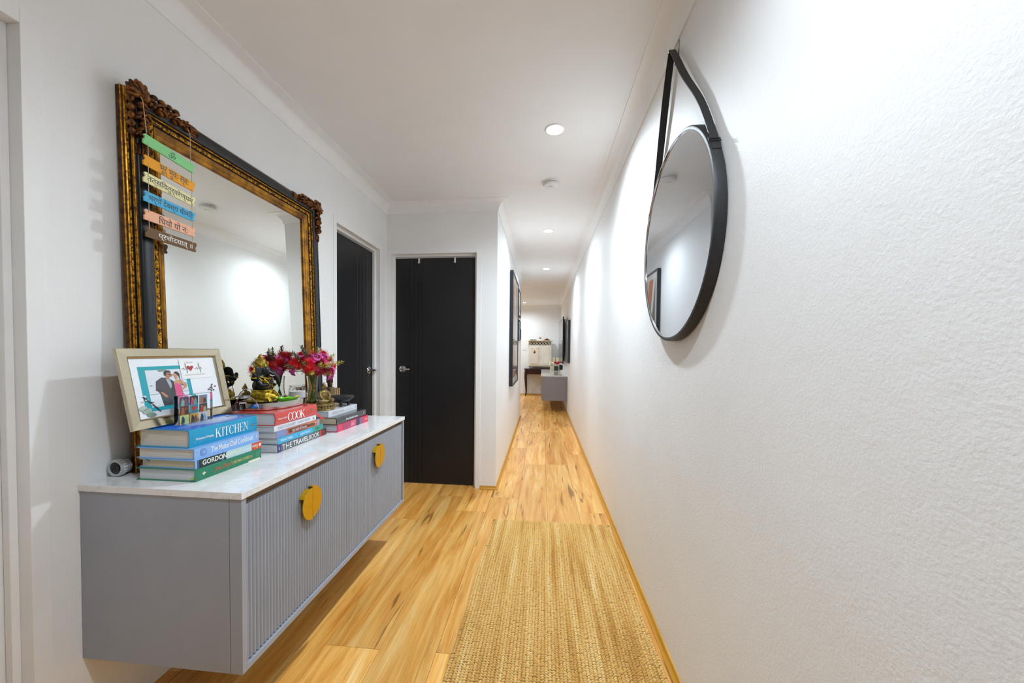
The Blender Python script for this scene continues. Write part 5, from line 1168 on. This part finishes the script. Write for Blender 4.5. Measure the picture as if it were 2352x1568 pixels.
for x, y, z, s, mt in ((0.050, -0.035, 0.105, 1.25, MPINK), (0.060, 0.000, 0.082, 1.3, MHOT), (0.045, 0.035, 0.108, 1.2, MPINK), (0.080, 0.050, 0.020, 1.15, MPINK), (0.080, 0.034, -0.006, 1.1, MPINK), (0.035, -0.060, 0.088, 1.05, MHOT), (-0.050, -0.040, 0.100, 1.3, MPINK), (-0.052, 0.000, 0.105, 1.2, MHOT), (0.072, 0.056, 0.045, 1.0, MPINK), (-0.058, -0.085, 0.030, 1.1, MPINK), (0.045, 0.010, 0.112, 1.0, MPINK)):
    flower('bougainvillea_bloom', (x, y, H0+z), 'petal', s, mt)
for x, y, z, s, mt in ((0.060, 0.165, 0.066, 1.0, MLF2), (0.045, 0.110, 0.105, 0.9, MLF2), (0.020, 0.000, 0.140, 0.9, MLF), (0.030, -0.120, 0.070, 1.0, MLF), (0.055, -0.100, 0.022, 1.1, MLF2), (0.000, -0.060, 0.120, 0.9, MLG), (-0.045, -0.020, 0.145, 1.1, MLG), (-0.045, -0.090, 0.115, 1.0, MLG), (0.075, -0.010, 0.055, 1.0, MLF2), (0.080, 0.010, 0.010, 1.0, MLF2), (-0.040, 0.060, 0.115, 1.0, MLF), (0.040, 0.130, 0.045, 0.9, MLF), (0.035, -0.005, 0.135, 0.9, MCRM), (-0.020, 0.100, 0.075, 1.0, MLG), (-0.045, -0.140, 0.055, 1.0, MLG), (0.065, 0.075, 0.070, 0.9, MCRM), (0.075, 0.040, 0.055, 0.9, MLF2), (0.070, -0.050, 0.060, 0.9, MLF2), (0.075, 0.020, 0.045, 0.8, MCRM)):
    flower('leafy_sprig', (x*1.12+0.004, y*1.12, H0+z*1.08+0.004), 'sprig', s*1.1, mt)

# ------------------------------------------------------------------ far end: second floating cabinet
XW2, XF2 = XR-0.001, 0.000
SY0, SY1, SZT, SZB = 7.70, 10.35, 0.737, 0.232
t = thing('floating_cabinet', 'grey floating cabinet on the right wall at the end of the corridor', 'cabinet', ((XW2+XF2)/2, (SY0+SY1)/2, SZB)); o = t.location
b = B().box(XF2+0.019-o.x, XW2-o.x, SY0-o.y, SY1-o.y, 0, SZT-0.018-SZB)
mk('carcass', b, grey_paint('taupe_paint', '8b8587'), t, bevel=0.001)
for i in range(6):
    a, c = SY0+0.002+(SY1-SY0-0.004)*i/6, SY0+0.002+(SY1-SY0-0.004)*(i+1)/6
    d = mk('door', B().box(XF2-o.x, XF2+0.018-o.x, a+0.0015-o.y, c-0.0015-o.y, 0.002, SZT-0.04-SZB), grey_paint('taupe_paint', '8b8587'), t, bevel=0.001)
    hy = (c if i % 2 == 0 else a)-o.y; sg = -1 if i % 2 == 0 else 1
    hb = half_disc(sg, 0.05); hb.v = [(-x, y, z) for x, y, z in hb.v]; hb.xf(Matrix.Translation((XF2-o.x, hy, 0.36)))
    mk('half_moon_pull', hb, MBRASS, d)
tag(mk('countertop', B().box(XF2-0.012, XW2, SY0-0.004, SY1, SZT-0.018, SZT), MSTONE, bevel=0.001), 'white stone top of the cabinet at the end of the corridor', 'countertop')
# television on its bracket and the dark board behind it
tv = thing('television', 'wall mounted black television above the cabinet at the corridor end', 'television', (0.43, 8.72, 0.98))
MSCR = M('screen_gloss', '0c0c0e', 0.05, var=0.0)
mk('screen', B().box(-0.018, -0.002, -0.93, 0.93, 0.0, 0.94), MSCR, tv, bevel=0.002)
mk('bezel', B().box(-0.0175, 0.004, -0.938, -0.931, -0.006, 0.946).box(-0.0175, 0.004, 0.931, 0.938, -0.006, 0.946).box(-0.0175, 0.004, -0.931, 0.931, -0.006, -0.0005).box(-0.0175, 0.004, -0.931, 0.931, 0.9405, 0.946), MBLK, tv)
mk('back_housing', B().box(0.0, 0.025, -0.90, 0.90, 0.05, 0.9), MBLK, tv)
mk('wall_bracket', B().box(0.025, 0.082, -0.2, 0.2, 0.35, 0.6), MBLK, tv)
wbd = thing('wall_board', 'narrow black board with hanging cables beside the television', 'wall board', (XR, 7.36, 1.01))
mk('board', B().box(-0.045, -0.001, -0.30, 0.30, 0.0, 0.79), M('board_black', '2c2d30', 0.35), wbd, bevel=0.003)
for y, c in ((-0.1, '8a8a8a'), (0.05, '3a3a3a'), (0.18, 'b9b9b9')):
    mk('cable', B().tube([(-0.049, y, 0.72), (-0.053, y+0.03, 0.5), (-0.051, y-0.02, 0.3), (-0.052, y+0.01, 0.02)], 0.004, 6), M('cable_'+c, c, 0.5), wbd, smooth=True)
# items on the far cabinet
fb_ = thing('flower_box', 'cream box planter with white blooms and a red bow on the far cabinet', 'planter', (0.33, 9.75, SZT))
mk('box', B().box(-0.115, 0.115, -0.06, 0.06, 0.0, 0.13), M('cream_box', 'e9dcb8', 0.5), fb_, bevel=0.003)
mk('dark_panel', B().box(-0.02, 0.09, -0.064, -0.061, 0.01, 0.12), M('dark_green_panel', '2f3a3a', 0.4), fb_)
bq = B(); rng2 = random.Random(5)
for i in range(26): bq.ell((rng2.uniform(-.12, .12), rng2.uniform(-.06, .06), 0.15+rng2.uniform(0, .06)), (0.024, 0.024, 0.020), None, 8, 5)
tag(mk('white_blooms', bq, M('white_bloom', 'f1ecd6', 0.6, var=0.2), fb_, smooth=True), kind='stuff')
mk('red_bow', B().ell((0.02, -0.05, 0.20), (0.055, 0.03, 0.035), (0, 0.4, 0), 10, 6).ell((0.08, -0.05, 0.205), (0.05, 0.03, 0.032), (0, -0.4, 0), 10, 6), M('bow_red', 'c3181c', 0.4), fb_, smooth=True)
for x, lab in ((0.235, 'cream pillar candle in a gold holder, farthest of three from the right wall'), (0.31, 'cream pillar candle in a gold holder, middle of three behind the planter'), (0.40, 'cream pillar candle in a gold holder, closest of three to the right wall')):
    c = thing('pillar_candle', lab, 'candle', (x, 10.05, SZT), group='pillar candles on the far cabinet')
    mk('gold_holder', B().lathe([(0.0, 0.0), (0.035, 0.0), (0.012, 0.02), (0.012, 0.16), (0.032, 0.19), (0.0, 0.19)], (0, 0, 0), 16), MBRASS, c, smooth=True)
    mk('wax', B().lathe([(0.0, 0.19), (0.027, 0.19), (0.027, 0.33), (0.0, 0.33)], (0, 0, 0), 16), M('cream_wax', 'efe3bf', 0.5), c, smooth=True)
sp_ = thing('speaker', 'small black speaker on a stand at the front of the far cabinet', 'speaker', (0.445, 8.98, SZT))
mk('housing', B().box(-0.04, 0.04, -0.04, 0.04, 0.06, 0.175), MBLK, sp_, bevel=0.01)
mk('stand', B().box(-0.03, -0.02, -0.02, 0.02, 0.0, 0.061).box(0.02, 0.03, -0.02, 0.02, 0.0, 0.061), MBRASS, sp_)
# dark side table with cabriole legs
MMAH = M('dark_mahogany', '3a1714', 0.3, var=0.2, vscale=10, stretch=(2, 2, 20))
TY0, TY1, TX0, TX1 = 10.36, 10.765, -0.48, 0.34
st_ = thing('side_table', 'dark mahogany side table with curved legs against the end wall', 'table', ((TX0+TX1)/2, (TY0+TY1)/2, 0)); o = st_.location
mk('tabletop', B().box(TX0-o.x, TX1-o.x, TY0-o.y, TY1-o.y, 0.728, 0.75), MMAH, st_, bevel=0.004)
mk('apron', B().box(TX0+0.04-o.x, TX1-0.04-o.x, TY0+0.03-o.y, TY1-0.02-o.y, 0.60, 0.728), MMAH, st_, bevel=0.003)
mk('drawer_front', B().box(TX0+0.12-o.x, TX1-0.12-o.x, TY0+0.022-o.y, TY0+0.030-o.y, 0.62, 0.71), MMAH, st_, bevel=0.002)
for x, sx in ((TX0+0.055, -1), (TX1-0.055, 1)):
    for y, sy in ((TY0+0.055, -1), (TY1-0.05, 1)):
        mk('leg', B().tube([(x-o.x, y-o.y, 0.727), (x-o.x+sx*0.012, y-o.y+sy*0.008, 0.62), (x-o.x+sx*0.016, y-o.y+sy*0.010, 0.50), (x-o.x+sx*0.002, y-o.y, 0.28), (x-o.x-sx*0.006, y-o.y, 0.12), (x-o.x+sx*0.004, y-o.y+sy*0.006, 0.03), (x-o.x+sx*0.012, y-o.y+sy*0.010, 0.0)], [0.034, 0.036, 0.032, 0.022, 0.016, 0.014, 0.013], 12), MMAH, st_, smooth=True)
# white shrine cabinet
MCRW = M('antique_white', 'efe9dc', 0.45, var=0.04, vscale=10)
CX0, CX1, CYF, CYB, CZ0 = -0.365, 0.262, 10.42, 10.74, 0.7505
sh = thing('shrine_cabinet', 'white two-door cabinet with a fretwork band standing on the dark side table', 'cabinet', ((CX0+CX1)/2, (CYF+CYB)/2, CZ0)); o = sh.location
def sbx(xa, xb, ya, yb, za, zb): return B().box(xa-o.x, xb-o.x, ya-o.y, yb-o.y, za-o.z, zb-o.z)
mk('carcass', sbx(CX0, CX1, CYF+0.02, CYB, 0.83, 1.50), MCRW, sh, bevel=0.003)
mk('cornice', sbx(CX0-0.03, CX1+0.03, CYF-0.02, CYB, 1.50, 1.525), M('aged_cream', 'd9c9a0', 0.5), sh, bevel=0.005)
mk('base_rail', sbx(CX0-0.01, CX1+0.01, CYF, CYB, 0.815, 0.835), M('aged_cream', 'd9c9a0'), sh, bevel=0.003)
for x in (CX0+0.025, CX1-0.025):
    for y in (CYF+0.04, CYB-0.03):
        mk('foot', B().lathe([(0.0, 0.0), (0.014, 0.0), (0.020, 0.03), (0.016, 0.064), (0.0, 0.064)], (x-o.x, y-o.y, 0), 12), MCRW, sh, smooth=True)
mk('fret_backing', sbx(CX0+0.03, CX1-0.03, CYF+0.014, CYF+0.0195, 1.40, 1.485), M('fret_dark', '1d1a18', 0.7), sh)
fr_ = B(); n = 7; wv_ = (CX1-CX0-0.07)/n
for i in range(n):
    xc_ = CX0+0.035+wv_*(i+0.5)-o.x
    fr_.tube([(xc_-wv_*0.5, CYF+0.011-o.y, 1.412-o.z), (xc_-wv_*0.1, CYF+0.010-o.y, 1.44-o.z), (xc_+wv_*0.1, CYF+0.010-o.y, 1.445-o.z), (xc_+wv_*0.5, CYF+0.011-o.y, 1.474-o.z)], 0.009, 6)
    fr_.ell((xc_-wv_*0.22, CYF+0.010-o.y, 1.465-o.z), (0.020, 0.004, 0.010), (0, 0.6, 0), 8, 5); fr_.ell((xc_+wv_*0.22, CYF+0.010-o.y, 1.42-o.z), (0.020, 0.004, 0.010), (0, 0.6, 0), 8, 5)
tag(mk('fretwork', fr_, MCRW, sh, smooth=True), kind='stuff')
xm = (CX0+CX1)/2
for a, c, hx in ((CX0+0.02, xm-0.002, xm-0.022), (xm+0.002, CX1-0.02, xm+0.022)):
    d = mk('door', sbx(a, c, CYF, CYF+0.018, 0.845, 1.375), MCRW, sh, bevel=0.002)
    mk('raised_panel', sbx(a+0.045, c-0.045, CYF-0.006, CYF, 0.89, 1.33), MCRW, d, bevel=0.005)
    mk('handle', B().tube([(hx-o.x, CYF-0.004-o.y, 1.10-o.z), (hx-o.x, CYF-0.016-o.y, 1.095-o.z), (hx-o.x, CYF-0.016-o.y, 1.06-o.z), (hx-o.x, CYF-0.004-o.y, 1.055-o.z)], 0.004, 6), MCHROME, d, smooth=True)
    if hx < xm:
        stk = B(); y = CYF-0.0066
        for xx, zz, r_, cc in ((-0.02, 1.20, 0.032, 'c8501c'), (-0.02, 1.235, 0.02, 'd9a81f'), (-0.015, 1.185, 0.016, 'e0b428'), (-0.085, 1.30, 0.011, '8a2a1a'), (0.045, 1.30, 0.011, '8a2a1a'), (-0.02, 1.262, 0.010, 'e0b428')):
            cxm = (a+c)/2
            put_poly(stk, [(cxm+xx+0.018+r_*math.cos(2*PI*i/10)-o.x, zz+r_*math.sin(2*PI*i/10)-o.z) for i in range(10)], (0, y-o.y, 0), (1, 0, 0), (0, 0, 1), cc, 0.0002)
        tag(mk('painted_emblem', stk, MPR, d), kind='stuff')
# things on top of the shrine cabinet
for x, w, cl, lab in ((-0.24, 0.10, '3a2018', 'dark brown shallow dish on top of the white cabinet'), (0.13, 0.10, '7a1f1c', 'dark red shallow dish on top of the white cabinet')):
    q = thing('shallow_dish', lab, 'dish', (x, 10.57, 1.5255), group=None)
    mk('bowl', B().lathe([(0.0, 0.0), (w*0.7, 0.0), (w, 0.022), (w*0.96, 0.022), (w*0.66, 0.005), (0.0, 0.005)], (0, 0, 0), 24), M('dish_'+cl, cl, 0.4), q, smooth=True)
    if cl == '7a1f1c': mk('fruit', B().ell((0.0, 0, 0.032), (0.045, 0.03, 0.026), None, 10, 6), M('fruit_mixed', '8c4a2a', 0.5, var=0.5, vscale=30), q, smooth=True)
q = thing('ornament', 'small white flower ornament between the dishes on the white cabinet', 'ornament', (-0.055, 10.57, 1.5255))
mk('base', B().lathe([(0.0, 0.0), (0.03, 0.0), (0.018, 0.03), (0.012, 0.05), (0.0, 0.05)], (0, 0, 0), 16), MWHITE, q, smooth=True); mk('bloom', B().ell((0, 0, 0.068), (0.042, 0.03, 0.026), None, 10, 6), M('dusty_pink', 'b58a7c', 0.6, var=0.3), q, smooth=True)
# switches
def switch(label, loc, ax):
    q = thing('light_switch', label, 'light switch', loc)
    if ax == 1: mk('plate', B().box(-0.056, 0.056, -0.009, -0.0005, -0.036, 0.036), MWHITE, q, bevel=0.002); mk('rocker', B().box(-0.008, 0.008, -0.013, -0.009, -0.014, 0.014), MWHITE, q)
    else: mk('plate', B().box(-0.009, -0.0005, -0.036, 0.036, -0.056, 0.056), MWHITE, q, bevel=0.002); mk('rocker', B().box(-0.013, -0.009, -0.008, 0.008, -0.014, 0.014), MWHITE, q)
switch('white light switch plate on the end wall beside the white cabinet', (-0.49, YE, 1.29), 1)
switch('white light switch plate on the right wall before the far cabinet', (XR, 6.70, 1.30), 0)
